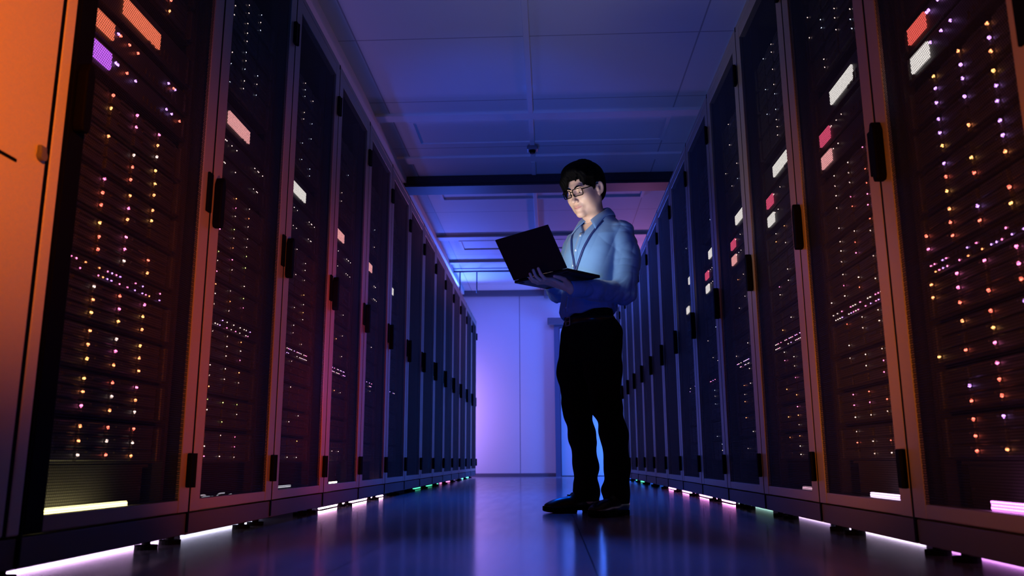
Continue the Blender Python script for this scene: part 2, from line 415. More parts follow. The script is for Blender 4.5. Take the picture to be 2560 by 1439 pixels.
# solid enamelled cabinet at the left edge of the frame
y1 = YL - RW - 0.055; y0 = y1 - 0.84
t = thing('cooling_cabinet', 'tall solid-door cabinet lit orange at the left edge of the frame', 'cabinet', (XL, y0, 0))
w_ = y1 - y0
bm = new_bm(); add_box(bm, -1.0, -0.03, 0.002, w_ - 0.002, 0.0965, RH, 0.003); obj('cabinet_body', bm, M['shell'], t)
bm = new_bm(); add_box(bm, -0.03, 0.0, w_ - 0.042, w_ - 0.002, 0.1, RH, 0.004); add_box(bm, -0.03, 0.0, 0.002, 0.042, 0.1, RH, 0.004); obj('frame_post', bm, M['panel'], t)
bm = new_bm(); add_box(bm, -0.06, -0.004, 0.002, w_ - 0.002, 0.0345, 0.0955, 0.003); obj('plinth', bm, M['plinth'], t)
for y in (0.08, w_ - 0.08):
    for x in (-0.085, -0.9): inst('foot', KIT['foot'], t, (x, y, 0))
bm = new_bm(); add_box(bm, -0.029, 0.0, 0.05, w_ - 0.054, 0.1, RH - 0.004, 0.004); d = obj('door', bm, M['panel'], t)
bm = new_bm(); add_box(bm, -0.03, -0.0008, w_ - 0.054, w_ - 0.042, 0.1, RH - 0.004); obj('door_gap_shade', bm, M['black'], t)  # black strip in the door gap stands for its shade
lk = on_x(99, 383, XL); sl = on_x(15, 388, XL)
bm = new_bm(); add_cyl(bm, (-0.001, lk.y - y0, lk.z - .006), (0.012, lk.y - y0, lk.z - .006), 0.011, 18); add_box(bm, 0, 0.01, lk.y - y0 - 0.011, lk.y - y0 + 0.011, lk.z - 0.006, lk.z + 0.016, 0.003)
obj('lock', bm, M['trim'], d)
bm = new_bm(); add_box(bm, -0.002, 0.003, sl.y - y0 - 0.1, sl.y - y0 + 0.03, sl.z - 0.003, sl.z + 0.003); obj('slot', bm, M['black'], d)


# ------------------------------------------------------------------ equipment inside the cabinets
def led_mat(name, col, s): return mat(name, (0.02, 0.02, 0.02), 0.4, emit=col, strength=s, sample=False)


LED = {'gold': led_mat('light_gold', (1.0, 0.42, 0.12), 7), 'red': led_mat('light_red', (1.0, 0.14, 0.09), 7), 'pink': led_mat('light_pink', (1.0, 0.18, 0.45), 7),
       'violet': led_mat('light_violet', (0.62, 0.28, 1.0), 6), 'white': led_mat('light_white', (1.0, 0.70, 0.62), 3.5), 'amber': led_mat('light_amber', (1.0, 0.28, 0.10), 7),
       'lime': led_mat('light_lime', (0.75, 0.85, 0.25), 4), 'cool': led_mat('light_cool', (0.72, 0.78, 1.0), 3.0)}
DISP = {'white': led_mat('display_white', (0.95, 0.88, 0.84), 1.6), 'red': led_mat('display_red', (1.0, 0.13, 0.10), 1.5), 'pink': led_mat('display_pink', (1.0, 0.42, 0.42), 1.5),
        'orange': led_mat('display_orange', (1.0, 0.20, 0.10), 1.6), 'violet': led_mat('display_violet', (0.62, 0.14, 1.0), 1.7), 'rose': led_mat('display_rose', (0.95, 0.10, 0.22), 1.2)}
LED_ME = {}
for k, m in LED.items():
    bm = new_bm(); add_ball(bm, (0, 0, 0), 0.0038, 8, 6); LED_ME[k] = mesh_of('status_light', bm, m, True)
    bm = new_bm(); add_ball(bm, (0, 0, 0), 0.0020, 8, 6); LED_ME['s_' + k] = mesh_of('port_light', bm, m, True)
FX = -0.066                                # faces of the equipment
COLS = [0.10, 0.232, 0.364, 0.496]
bm = new_bm(); add_box(bm, -0.72, FX - 0.012, 0.072, 0.676, 0, 0.106, 0.002); ST_CH = mesh_of('chassis', bm, M['server'])
bm = new_bm()
for r in range(3):
    for c in range(4):
        y = 0.086 + c * 0.132 + 0.02
        z = 0.006 + 0.0325 * r
        add_box(bm, FX - 0.012, FX, y, y + 0.118, z, z + 0.029, 0.002, 1)
        add_box(bm, FX, FX + 0.005, y + 0.035, y + 0.1, z + 0.019, z + 0.025)
for y in (0.074, 0.64): add_box(bm, FX - 0.012, FX + 0.006, y, y + 0.024, 0.004, 0.102, 0.003, 1)
ST_BZ = mesh_of('drive_bays', bm, M['bezel'])
bm = new_bm(); add_box(bm, -0.4, FX - 0.002, 0.072, 0.676, 0, 0.044, 0.002)
for k in range(24):
    y = 0.1 + k * 0.021
    add_box(bm, FX - 0.003, FX + 0.001, y, y + 0.016, 0.008, 0.02); add_box(bm, FX - 0.003, FX + 0.001, y, y + 0.016, 0.024, 0.036)
SW_CH = mesh_of('chassis', bm, M['server'])


def ctl_mesh(h):
    bm = new_bm(); add_box(bm, -0.6, FX - 0.004, 0.072, 0.676, 0, h, 0.002)
    add_box(bm, FX - 0.006, FX + 0.003, 0.074, 0.098, 0.006, h - 0.006, 0.003); add_box(bm, FX - 0.006, FX + 0.003, 0.65, 0.674, 0.006, h - 0.006, 0.003)
    for k in range(9): add_box(bm, FX - 0.006, FX - 0.001, 0.4 + k * 0.024, 0.415 + k * 0.024, 0.012, h * 0.45, 0.002, 1)
    return mesh_of('chassis', bm, M['server'])


CT_CH = ctl_mesh(0.072); BIG_CH = ctl_mesh(0.1)


def disp_mesh(y0, y1, z0, z1, key):
    bm = new_bm(); add_box(bm, FX - 0.004, FX + 0.004, y0, y1, z0, z1, 0.001, 1); return mesh_of('display', bm, DISP[key])


DM = {}
for k in DISP:
    DM['small', k] = disp_mesh(0.115, 0.212, 0.015, 0.06, k); DM['big', k] = disp_mesh(0.252, 0.458, 0.022, 0.07, k)
    DM['tiny', k] = disp_mesh(0.06, 0.073, 0.01, 0.05, k)

# colours seen through each door, nearest first: LED palette, upper, lower and big display
PAL_L = [['gold', 'amber', 'red', 'amber', 'white', 'pink', 'red'], ['white', 'white', 'amber', 'pink', 'white', 'lime'], ['white', 'white', 'gold', 'white'], ['white', 'amber', 'white'], ['white'], ['white']]
PAL_R = [['red', 'amber', 'pink', 'violet', 'gold', 'red'], ['white', 'white', 'pink', 'white', 'red'], ['white', 'white', 'pink', 'amber'], ['white', 'white', 'amber'], ['white', 'cool'], ['white']]
DSP_L = [('orange', 'violet', 'orange'), ('pink', 'pink', 'pink'), (None, None, 'white'), (None, None, 'pink'), (None, None, 'pink'), (None, None, 'white')]
DSP_R = [('red', 'white', 'white'), ('rose', 'pink', 'white'), ('rose', 'white', 'white'), ('rose', 'pink', 'white'), ('rose', 'white', 'white'), (None, 'white', 'white')]
LIT_L = [0.86, 0.8, 0.5, 0.25, 0.06, 0.02]
LIT_R = [0.84, 0.78, 0.6, 0.32, 0.1, 0.03]


def lights(parent, rng, pal, lit, n, top):
    for c in range(4):
        for r in range(3):
            if rng.random() > lit * (0.12 if c == 0 else 1.0) * (0.9 if top else 1): continue
            key = rng.choice(pal)
            z = 0.02 + 0.035 * r + rng.uniform(-.002, .002)
            inst('status_light', LED_ME[key if n == 0 else 's_' + key], parent, (FX + 0.004, COLS[c] + rng.uniform(-.003, .003), z))


def place_equipment(side, n, base, rz):
    rng = random.Random(100 * (side == 'R') + n)
    pal = (PAL_L if side == 'L' else PAL_R)[n]; lit = (LIT_L if side == 'L' else LIT_R)[n]; dsp = (DSP_L if side == 'L' else DSP_R)[n]
    row = 'left' if side == 'L' else 'right'
    cab = '%s cabinet, %s row' % (ORD[n], row)
    names = []
    count = 0
    slots = [(0.242 + 0.116 * k, 'low') for k in range(4)] + [(0.753 + 0.116 * k, 'mid') for k in range(4)] + [(1.57 + 0.116 * k, 'top') for k in range(4)]
    stackname = {'low': 'below the switch', 'mid': 'above the switch', 'top': 'above the displays'}
    pos = ['lowest', 'lower middle', 'upper middle', 'topmost']
    for i, (z, s) in enumerate(slots):
        lab = '%s server of the four %s in the %s' % (pos[i % 4], stackname[s], cab)
        t = thing('storage_server', lab, 'server', (base[0], base[1], z), rz, 'storage servers in the %s' % cab)
        inst('chassis', ST_CH, t); inst('drive_bays', ST_BZ, t)
        p2 = pal
        if s == 'top': p2 = ['white', 'cool', 'white'] if n else pal
        if side == 'R' and n == 0 and s == 'mid' and i >= 6: p2 = ['violet', 'violet', 'gold', 'amber']
        lights(t, rng, p2, lit, n, s == 'top')
    t = thing('network_switch', 'switch with two rows of port lights in the %s' % cab, 'network switch', (base[0], base[1], 0.7), rz, 'port panels')
    inst('chassis', SW_CH, t)
    cols = ['s_violet', 's_pink', 's_violet', 's_pink', 's_amber'] if n == 0 else ['s_white', 's_white', 's_pink', 's_violet']
    for z in (0.009, 0.029):
        for k in range(24):
            if rng.random() < (0.62 if n < 4 else 0.25) and k not in (5, 6, 13):
                inst('port_light', LED_ME[rng.choice(cols)], t, (FX + 0.003, 0.104 + k * 0.021, z))
    for i, (z, nm, key) in enumerate([(1.238, 'lower', dsp[1]), (1.322, 'upper', dsp[0])]):
        dw = ' with %s display' % ({'rose': 'crimson'}.get(key, key)) if key else ''
        t = thing('rack_controller', '%s slim control unit%s in the %s' % (nm, dw, cab), 'control unit', (base[0], base[1], z), rz, 'control units')
        inst('chassis', CT_CH, t)
        if key: inst('display', DM['small', key], t)
        pc = ['s_violet', 's_violet', 's_pink'] if n == 0 else ['s_white']
        if n < 5:
            for y in (0.232, 0.243, 0.292, 0.34) + ((0.53, 0.565, 0.575, 0.62) if side == 'L' or n else (0.6,)):
                if rng.random() < 0.92: inst('port_light', LED_ME[rng.choice(pc) if n else rng.choice(['violet', 'violet', 'red' if side == 'L' else 'violet'])], t, (FX + 0.003, y, 0.046))
    t = thing('display_unit', 'unit with a large %s display in the %s' % (dsp[2], cab), 'control unit', (base[0], base[1], 1.418), rz, 'large display units')
    inst('chassis', BIG_CH, t); inst('display', DM['big', dsp[2]], t)


for n in range(6):
    place_equipment('L', n, (XL, YL - RW + RW * n, 0), 0)
    place_equipment('R', n, (XR, YR + RW * n, 0), PI)


# ------------------------------------------------------------------ light bars in the cabinet feet and strips under the rows
def bar(name, label, px0, px1, y, X, z, col, s, half=0.008, group=None, cat='light bar'):
    a = on_x(px0, y, X); b = on_x(px1, y, X); ya, yb = sorted((a.y, b.y))
    t = thing(name, label, cat, (X, (ya + yb) / 2, z), 0, group)
    L = (yb - ya) / 2
    if cat == 'light bar': z = max(on_x((px0 + px1) / 2, y, X).z, 0.1045 + half * 0.6); t.location.z = z
    sgn = -1 if X < 0 else 1
    bm = new_bm(); add_box(bm, -0.012, 0.012, -L - .004, L + .004, -half * 0.6 - 0.004, -half * 0.6, 0.001); obj('base', bm, M['black'], t)
    bm = new_bm(); add_box(bm, -0.006, 0.006, -L, L, -half * 0.6, half, 0.002)
    obj('diffuser', bm, mat(name + '_glow', (0.1, 0.1, 0.1), 0.4, emit=col, strength=s), t)
    return t


bar('light_bar', 'bright yellow light bar inside the foot of the nearest left cabinet', 112, 312, 1274, XL - 0.045, 0.122, (1.0, 0.86, 0.36), 7, 0.012)
bar('light_bar', 'short pale light bar inside the foot of the third left cabinet', 697, 724, 1216, XL - 0.05, 0.115, (0.9, 0.9, 1.0), 0.8, 0.006)
bar('light_bar', 'white light bar inside the foot of the fourth left cabinet', 824, 840, 1208, XL - 0.046, 0.1165, (1.0, 0.85, 0.6), 14, 0.01)
bar('light_bar', 'faint pink light bar inside the foot of the fifth left cabinet', 926, 946, 1203, XL - 0.05, 0.113, (1.0, 0.4, 0.6), 4, 0.006)
bar('light_bar', 'purple light bar inside the foot of the nearest right cabinet', 2485, 2600, 1272, XR + 0.045, 0.122, (0.85, 0.25, 0.95), 6, 0.013)
bar('light_bar', 'lilac light bar inside the foot of the second right cabinet', 2181, 2251, 1243, XR + 0.045, 0.122, (0.85, 0.55, 1.0), 5, 0.011)
bar('light_bar', 'small pale pink light bar inside the foot of the third right cabinet', 2010, 2034, 1222, XR + 0.045, 0.122, (1.0, 0.55, 0.75), 1.2, 0.009)
for (X, y0, rz, nm) in [(XL, YL - RW, 0, 'nearest left'), (XL, YL + 2 * RW, 0, 'fourth left'), (XR, YR, PI, 'nearest right'), (XR, YR + RW, PI, 'second right')]:
    t = thing('blanking_panel', 'plain grey blanking panel above the light bar in the %s cabinet' % nm, 'panel', (X, y0, 0.104), rz, 'blanking panels')
    bm = new_bm(); add_box(bm, -0.12, -0.116, 0.072, 0.676, 0, 0.134); add_box(bm, -0.12, -0.1, 0.072, 0.676, 0.126, 0.134); obj('sheet', bm, M['bezel'], t)
    bm = new_bm()
    for y in (0.085, 0.663):
        add_cyl(bm, (-0.116, y, 0.067), (-0.113, y, 0.067), 0.006, 12)
    obj('screws', bm, M['steel'], t)
# pale cables lying in the foot of the second left cabinet
t = thing('cable_bundle', 'pale loose cables lying in the foot of the second left cabinet', 'cables', (XL - 0.05, 0, 0.116))
for k, (x0, x1, z) in enumerate([(497, 580, 0.0), (500, 560, 0.006), (505, 540, -0.003)]):
    pts = [(0.004 * math.sin(i * 1.3 + k), on_x(x0 + (x1 - x0) * i / 9, 1240, XL - 0.05).y, z + 0.012 + 0.006 * math.sin(i * 0.8 + k)) for i in range(10)]
    bm = new_bm(); add_tube(bm, pts, 0.0025, 6); obj('cable', bm, mat('pale_cable_painted_glow', (0.6, 0.6, 0.65), 0.3, emit=(0.8, 0.85, 1.0), strength=0.45, sample=False), t, True)  # weak glow in the material stands in for light on the cables

# floor strips: light under the plinths
US, UG = 'floor_light_strip', 'light strips under the cabinets'


def under(side, px0, px1, y, col, s, label, back=0.10):
    X = (XL - back) if side == 'L' else (XR + back)
    return bar(US, label, px0, px1, y, X, 0.0075, col, s, 0.0045, UG, 'light strip')


under('L', -60, 392, 1385, (0.80, 0.48, 0.92), 30, 'purple light strip on the floor under the nearest left cabinet', 0.2)
under('L', 455, 640, 1327, (0.72, 0.70, 1.0), 14, 'dim white light strip on the floor under the second left cabinet', 0.2)
under('L', 798, 955, 1262, (1.0, 0.50, 0.85), 26, 'bright pinkish white light strip under the fourth left cabinet')
under('L', 1030, 1094, 1225, (0.08, 0.75, 0.40), 2.0, 'green light strip under the left row toward the far wall')
under('L', 1100, 1130, 1212, (1.0, 0.25, 0.70), 3.0, 'pink light strip under the left row beyond the green one')
under('L', 1155, 1174, 1202, (0.12, 0.95, 0.70), 4.0, 'small turquoise light strip at the far end of the left row')
under('R', 1592, 1612, 1213, (0.1, 0.95, 0.45), 2.6, 'small green light strip at the far end of the right row')
under('R', 1672, 1836, 1243, (1.0, 0.30, 0.85), 16, 'bright magenta light strip under the middle of the right row')
under('R', 1850, 1930, 1272, (0.45, 0.85, 0.75), 5, 'pale green light strip under the right row', 0.2)
under('R', 1955, 2072, 1295, (0.75, 0.50, 0.95), 7, 'lilac light strip under the third right cabinet', 0.2)
under('R', 2122, 2308, 1328, (0.85, 0.66, 1.0), 9, 'pale lilac light strip under the second right cabinet', 0.2)
under('R', 2345, 2680, 1400, (0.75, 0.25, 0.90), 8, 'purple light strip under the nearest right cabinet', 0.2)
# ------------------------------------------------------------------ the man: smooth surfaces grown from distance fields
def v3(*a): return np.array(a, dtype=np.float64)


def smin(a, b, k):
    h = np.clip(0.5 + 0.5 * (b - a) / k, 0, 1); return b + (a - b) * h - k * h * (1 - h)


def smax(a, b, k): return -smin(-a, -b, k)


def ell(p, c, r, R=None):
    q = p - v3(*c)
    if R is not None: q = q @ R
    r = v3(*r); k0 = np.linalg.norm(q / r, axis=1); k1 = np.linalg.norm(q / (r * r), axis=1) + 1e-9
    return k0 * (k0 - 1.0) / k1


def cap(p, a, b, ra, rb=None):
    a, b = v3(*a), v3(*b); rb = ra if rb is None else rb
    ba = b - a; t = np.clip(((p - a) @ ba) / (ba @ ba), 0, 1)
    return np.linalg.norm(p - a - t[:, None] * ba, axis=1) - (ra + (rb - ra) * t)


def chain(p, pts, k=0.012):
    d = None
    for (a, ra), (b, rb) in zip(pts[:-1], pts[1:]):
        c = cap(p, a, b, ra, rb); d = c if d is None else smin(d, c, k)
    return d


def rbox(p, c, h, r, R=None):
    q = p - v3(*c)
    if R is not None: q = q @ R
    q = np.abs(q) - (v3(*h) - r)
    return np.linalg.norm(np.maximum(q, 0), axis=1) + np.minimum(q.max(axis=1), 0) - r


def tower(p, keys):
    """stacked ellipses: rows of z, cf, cl, af, al, turn in degrees"""
    K = np.array(keys, dtype=np.float64); z = p[:, 2]
    I = [np.interp(z, K[:, 0], K[:, i]) for i in range(1, 6)]
    a = np.radians(I[4]); x = p[:, 0] - I[0]; y = p[:, 1] - I[1]
    X = (x * np.cos(a) + y * np.sin(a)) / I[2]; Y = (-x * np.sin(a) + y * np.cos(a)) / I[3]
    n = 2.35
    k = (np.abs(X) ** n + np.abs(Y) ** n) ** (1 / n)
    g = np.sqrt((X / I[2]) ** 2 + (Y / I[3]) ** 2) / (np.sqrt(X * X + Y * Y) + 1e-9)
    d = (k - 1) / (g + 1e-6) * 0.94
    return np.maximum(d, np.maximum(K[0, 0] - z, z - K[-1, 0]))


def waves(p, seed, freq, n=7, aniso=(1, 1, 1)):
    r = np.random.RandomState(seed); o = 0
    for i in range(n):
        d = r.normal(size=3) * np.array(aniso); d = d / np.linalg.norm(d) * freq * r.uniform(.6, 1.5)
        o = o + np.sin(p @ d + r.uniform(0, 6.28) + 0.8 * np.sin(p @ (r.normal(size=3) * freq * .4)))
    return o / n


def creases(p, seed, freq, n=6, aniso=(1, 1, 1)):
    """sharp-crested folds"""
    r = np.random.RandomState(seed); o = 0
    for i in range(n):
        d = r.normal(size=3) * np.array(aniso); d = d / np.linalg.norm(d) * freq * r.uniform(.6, 1.4)
        w = np.sin(p @ d + r.uniform(0, 6.28) + 1.4 * np.sin(p @ (r.normal(size=3) * freq * .45)))
        g = 0.5 + 0.5 * np.sin(p @ (r.normal(size=3) * freq * .3) + r.uniform(0, 6.28))
        o = o + (1 - 2 * np.abs(w) ** 0.8) * g
    return o / n


def grow(fn, lo, hi, h, blk=8):
    """surface nets over a distance field; returns vertices and quads"""
    lo = np.array(lo, float); n = np.ceil((np.array(hi, float) - lo) / h).astype(int) + 1
    V = np.full(n, 1.0, dtype=np.float32)
    nb = np.ceil(n / blk).astype(int)
    bi = np.stack(np.meshgrid(*[np.arange(k) for k in nb], indexing='ij'), -1).reshape(-1, 3)
    cen = lo + (bi * blk + blk / 2) * h
    dc = fn(cen); rad = blk * h * 0.87 * 1.25 + 0.005
    ax = np.arange(blk)
    loc = np.stack(np.meshgrid(ax, ax, ax, indexing='ij'), -1).reshape(-1, 3)
    near = np.abs(dc) < rad
    for b, d in zip(bi[~near], dc[~near]):
        if d < 0:
            s = b * blk; V[s[0]:s[0] + blk, s[1]:s[1] + blk, s[2]:s[2] + blk] = -1
    sel = bi[near]
    for i in range(0, len(sel), 200):
        ch = sel[i:i + 200]
        P = lo + (ch[:, None, :] * blk + loc[None]).reshape(-1, 3) * h
        D = fn(P).reshape(len(ch), blk, blk, blk)
        for b, dd in zip(ch, D):
            s = b * blk; t = np.minimum(s + blk, n); m = t - s
            V[s[0]:t[0], s[1]:t[1], s[2]:t[2]] = dd[:m[0], :m[1], :m[2]]
    ins = V < 0
    corners = [(i, j, k) for i in (0, 1) for j in (0, 1) for k in (0, 1)]
    sl = lambda A, c: A[c[0]:A.shape[0] - 1 + c[0], c[1]:A.shape[1] - 1 + c[1], c[2]:A.shape[2] - 1 + c[2]]
    cnt = sum(sl(ins, c).astype(np.int8) for c in corners)
    act = (cnt > 0) & (cnt < 8); idx = np.argwhere(act)
    num = np.full(act.shape, -1, dtype=np.int64); num[act] = np.arange(len(idx))
    acc = np.zeros((len(idx), 3)); w = np.zeros(len(idx))
    for c in corners:
        for a in range(3):
            if c[a]: continue
            e = list(c); e[a] = 1
            va = V[idx[:, 0] + c[0], idx[:, 1] + c[1], idx[:, 2] + c[2]]; vb = V[idx[:, 0] + e[0], idx[:, 1] + e[1], idx[:, 2] + e[2]]
            x = (va < 0) != (vb < 0)
            t = np.where(x, va / np.where(x, va - vb, 1), 0)
            q = np.array(c, float)[None].repeat(len(idx), 0); q[:, a] += t
            acc[x] += q[x]; w[x] += 1
    verts = lo + (idx + acc / w[:, None]) * h
    quads = []
    for a in range(3):
        b, c = (a + 1) % 3, (a + 2) % 3
        s0 = [slice(None)] * 3; s1 = [slice(None)] * 3; s0[a] = slice(0, -1); s1[a] = slice(1, None)
        A, B = ins[tuple(s0)], ins[tuple(s1)]
        e = np.argwhere(A != B)
        e = e[(e[:, b] > 0) & (e[:, c] > 0) & (e[:, b] < act.shape[b]) & (e[:, c] < act.shape[c])]
        fl = A[e[:, 0], e[:, 1], e[:, 2]]
        def cell(db, dc_):
            q = e.copy(); q[:, b] += db; q[:, c] += dc_; return num[q[:, 0], q[:, 1], q[:, 2]]
        f = np.stack([cell(-1, -1), cell(0, -1), cell(0, 0), cell(-1, 0)], 1)
        f[~fl] = f[~fl][:, ::-1]; quads.append(f)
    return verts, np.concatenate(quads)


def skin_obj(name, parts, mats, parent=None, pick=None):
    vs, fs, o = [], [], 0
    for v, f in parts: vs.append(v); fs.append(f + o); o += len(v)
    v = np.concatenate(vs); f = np.concatenate(fs)
    me = bpy.data.meshes.new(name); me.from_pydata(v.tolist(), [], f.tolist())
    for m in mats: me.materials.append(m)
    me.polygons.foreach_set('use_smooth', np.ones(len(f), dtype=bool))
    if pick is not None:
        cen = v[f].mean(axis=1); me.polygons.foreach_set('material_index', pick(cen).astype(np.int32))
    me.update()
    ob = bpy.data.objects.new(name, me); C.objects.link(ob)
    if parent: ob.parent = parent
    return ob


# the man's own axes: x forward, y to his left, z up
ORG = v3(0.215, 4.0, 0.0); TURN = math.radians(225)
HEAD = v3(0.047, 0.022, 1.543)


def rot(yaw, pitch, roll=0):
    cy, sy, cp, sp, cr, sr = math.cos(yaw), math.sin(yaw), math.cos(pitch), math.sin(pitch), math.cos(roll), math.sin(roll)
    return np.array([[cy, -sy, 0], [sy, cy, 0], [0, 0, 1]]) @ np.array([[cp, 0, sp], [0, 1, 0], [-sp, 0, cp]]) @ np.array([[1, 0, 0], [0, cr, -sr], [0, sr, cr]])


HR_ = rot(math.radians(2), math.radians(19), math.radians(0))


def to_head(p): return (p - HEAD) @ HR_
def from_head(q): return np.asarray(q) @ HR_.T + HEAD


# joints
SH_L, EL_L, WR_L = (-0.035, 0.170, 1.318), (0.0, 0.205, 1.022), (0.285, 0.135, 1.004)
SH_R, EL_R, WR_R = (-0.03, -0.118, 1.318), (0.05, -0.178, 1.078), (0.212, -0.085, 1.120)
LAP_L = (-0.12, 0.225)                 # the laptop's sides
HINGE = (0.405, 1.070); LID_TOP = (0.523, 1.247); BASE_F = 0.19


def head_field(p):
    q = to_head(p)
    d = ell(q, (-0.008, 0, 0.045), (0.097, 0.075, 0.085))
    d = smin(d, ell(q, (0.038, 0, -0.022), (0.058, 0.060, 0.078)), 0.025)
    for s in (1, -1):
        d = smin(d, cap(q, (-0.004, s * 0.055, -0.040), (0.030, s * 0.042, -0.078), 0.018, 0.016), 0.034)
        d = smin(d, cap(q, (0.030, s * 0.042, -0.078), (0.074, s * 0.010, -0.097), 0.015, 0.014), 0.026)
        d = smin(d, ell(q, (0.062, s * 0.040, -0.018), (0.026, 0.022, 0.022)), 0.024)
        d = smin(d, ell(q, (0.030, s * 0.048, -0.030), (0.040, 0.018, 0.045)), 0.03)
    d = smin(d, ell(q, (0.078, 0, -0.095), (0.019, 0.020, 0.015)), 0.014)
    d = smin(d, cap(q, (0.082, -0.034, 0.033), (0.082, 0.034, 0.033), 0.011), 0.016)
    d = smin(d, ell(q, (0.076, 0, -0.060), (0.024, 0.028, 0.024)), 0.014)
    for s in (1, -1):
        d = smax(d, -ell(q, (0.102, s * 0.031, 0.011), (0.017, 0.020, 0.012)), 0.012)
        # lids over the eyes, lowered
        lid = np.linalg.norm(q - v3(0.0765, s * 0.031, 0.011), axis=1) - 0.0152
        slit = np.abs(q[:, 2] - (0.0055) + 0.10 * (np.abs(q[:, 1]) - 0.031)) - 0.0030
        slit = np.maximum(slit, np.abs(q[:, 1] - s * 0.031) - 0.0125); slit = np.maximum(slit, 0.085 - q[:, 0])
        lid = smax(lid, -slit, 0.002)
        d = smin(d, lid, 0.004)
        d = smin(d, ell(q, (0.074, s * 0.031, -0.006), (0.016, 0.018, 0.008)), 0.008)
    # nose
    d = smin(d, cap(q, (0.090, 0, 0.022), (0.110, 0, -0.026), 0.0070, 0.0095), 0.011)
    d = smin(d, ell(q, (0.111, 0, -0.031), (0.0115, 0.0115, 0.0095)), 0.006)
    for s in (1, -1):
        d = smin(d, ell(q, (0.100, s * 0.0125, -0.034), (0.010, 0.0065, 0.0075)), 0.005)
        d = smax(d, -ell(q, (0.107, s * 0.0065, -0.043), (0.0055, 0.0036, 0.005)), 0.003)
    # mouth
    d = smax(d, -ell(q, (0.104, 0, -0.049), (0.004, 0.004, 0.008)), 0.006)
    d = smin(d, chain(q, [((0.084, -0.023, -0.0620), 0.003), ((0.0965, -0.008, -0.0590), 0.0044), ((0.0965, 0.008, -0.0590), 0.0044), ((0.084, 0.023, -0.0620), 0.003)], .004), 0.006)
    d = smin(d, chain(q, [((0.084, -0.021, -0.0648), 0.003), ((0.0955, 0, -0.0685), 0.0054), ((0.084, 0.021, -0.0648), 0.003)], .004), 0.006)
    mouth = cap(q, (0.092, -0.023, -0.0628), (0.103, 0, -0.0634), 0.0016); mouth = np.minimum(mouth, cap(q, (0.103, 0, -0.0634), (0.092, 0.023, -0.0628), 0.0016))
    d = smax(d, -mouth, 0.003)
    # ears
    for s in (1, -1):
        Re = rot(-s * math.radians(30), math.radians(-8))
        e = ell(q, (-0.012, s * 0.083, 0.008), (0.019, 0.0075, 0.031), Re)
        e = smax(e, -ell(q, (-0.007, s * 0.0910, 0.014), (0.012, 0.0075, 0.021), Re), 0.004)
        e = smin(e, ell(q, (0.003, s * 0.080, 0.004), (0.006, 0.005, 0.009)), 0.006)
        e = smin(e, ell(q, (-0.003, s * 0.078, -0.018), (0.009, 0.0055, 0.010)), 0.006)
        d = smin(d, e, 0.007)
    # neck
    d = smin(d, cap(p, from_head((-0.022, 0, -0.035)), (-0.022, 0.026, 1.36), 0.050, 0.056), 0.035)
    return d


def finger(p, pts, r0_, r1_):
    n = len(pts) - 1
    return chain(p, [(pts[i], r0_ + (r1_ - r0_) * i / n) for i in range(n + 1)], 0.003)


# his left hand carries the laptop from below, fingertips over the hinge on the back of the lid
LH = [[(0.372, 0.098, 1.044), (0.408, 0.088, 1.043), (0.428, 0.082, 1.062), (0.441, 0.078, 1.088)],
      [(0.368, 0.076, 1.044), (0.408, 0.058, 1.042), (0.429, 0.050, 1.058), (0.441, 0.046, 1.086)],
      [(0.360, 0.055, 1.043), (0.400, 0.032, 1.041), (0.424, 0.022, 1.052), (0.435, 0.018, 1.074)],
      [(0.350, 0.037, 1.042), (0.382, 0.013, 1.040), (0.404, 0.004, 1.045), (0.421, 0.000, 1.060)]]
LT = [(0.318, 0.140, 1.028), (0.348, 0.150, 1.040), (0.376, 0.146, 1.045), (0.398, 0.138, 1.048)]
# his right hand rests on the keyboard
RH = [[(0.292, -0.030, 1.108), (0.318, -0.018, 1.114), (0.336, -0.010, 1.102), (0.344, -0.006, 1.086)],
      [(0.296, -0.050, 1.109), (0.325, -0.042, 1.116), (0.345, -0.036, 1.103), (0.353, -0.033, 1.085)],
      [(0.292, -0.070, 1.107), (0.320, -0.066, 1.113), (0.340, -0.062, 1.101), (0.348, -0.060, 1.085)],
      [(0.282, -0.087, 1.104), (0.304, -0.088, 1.108), (0.320, -0.086, 1.098), (0.327, -0.085, 1.085)]]
RT = [(0.245, -0.052, 1.098), (0.268, -0.028, 1.096), (0.288, -0.016, 1.090), (0.302, -0.010, 1.086)]


def hand_field(p, W_, fingers, thumb):
    d = None
    wr = v3(*W_)
    for f in fingers:
        m = cap(p, tuple(wr + (v3(*f[0]) - wr) * 0.25), f[0], 0.014, 0.0098); d = m if d is None else smin(d, m, 0.008)
    for i, f in enumerate(fingers):
        d = smin(d, finger(p, f, 0.0090 - 0.0006 * (i == 3), 0.0070 - 0.0008 * (i == 3)), 0.003)
        d = smin(d, np.linalg.norm(p - v3(*f[1]), axis=1) - 0.0092, 0.003)
    t = finger(p, thumb, 0.0125, 0.0080); t = smin(t, cap(p, W_, thumb[0], 0.016, 0.014), 0.008)
    return smin(d, t, 0.007)


def body_field(p):
    d = np.maximum(tower(p, TORSO) + 0.016, p[:, 2] - 1.40)
    d = smin(d, cap(p, (-0.03, 0.026, 1.33), (-0.022, 0.026, 1.40), 0.06, 0.055), 0.03)
    for s, (a, b, c), fs, th in ((1, (SH_L, EL_L, WR_L), LH, LT), (-1, (SH_R, EL_R, WR_R), RH, RT)):
        d = smin(d, chain(p, [(a, 0.050), (b, 0.037), (c, 0.025)], 0.02), 0.03)
        d = smin(d, hand_field(p, c, fs, th), 0.008)
    for pts in (LEG_L, LEG_R):
        d = smin(d, chain(p, [(q, r * 0.72) for q, r in pts[:-1]] + [(pts[-1][0], 0.036)], 0.03), 0.03)
    return d


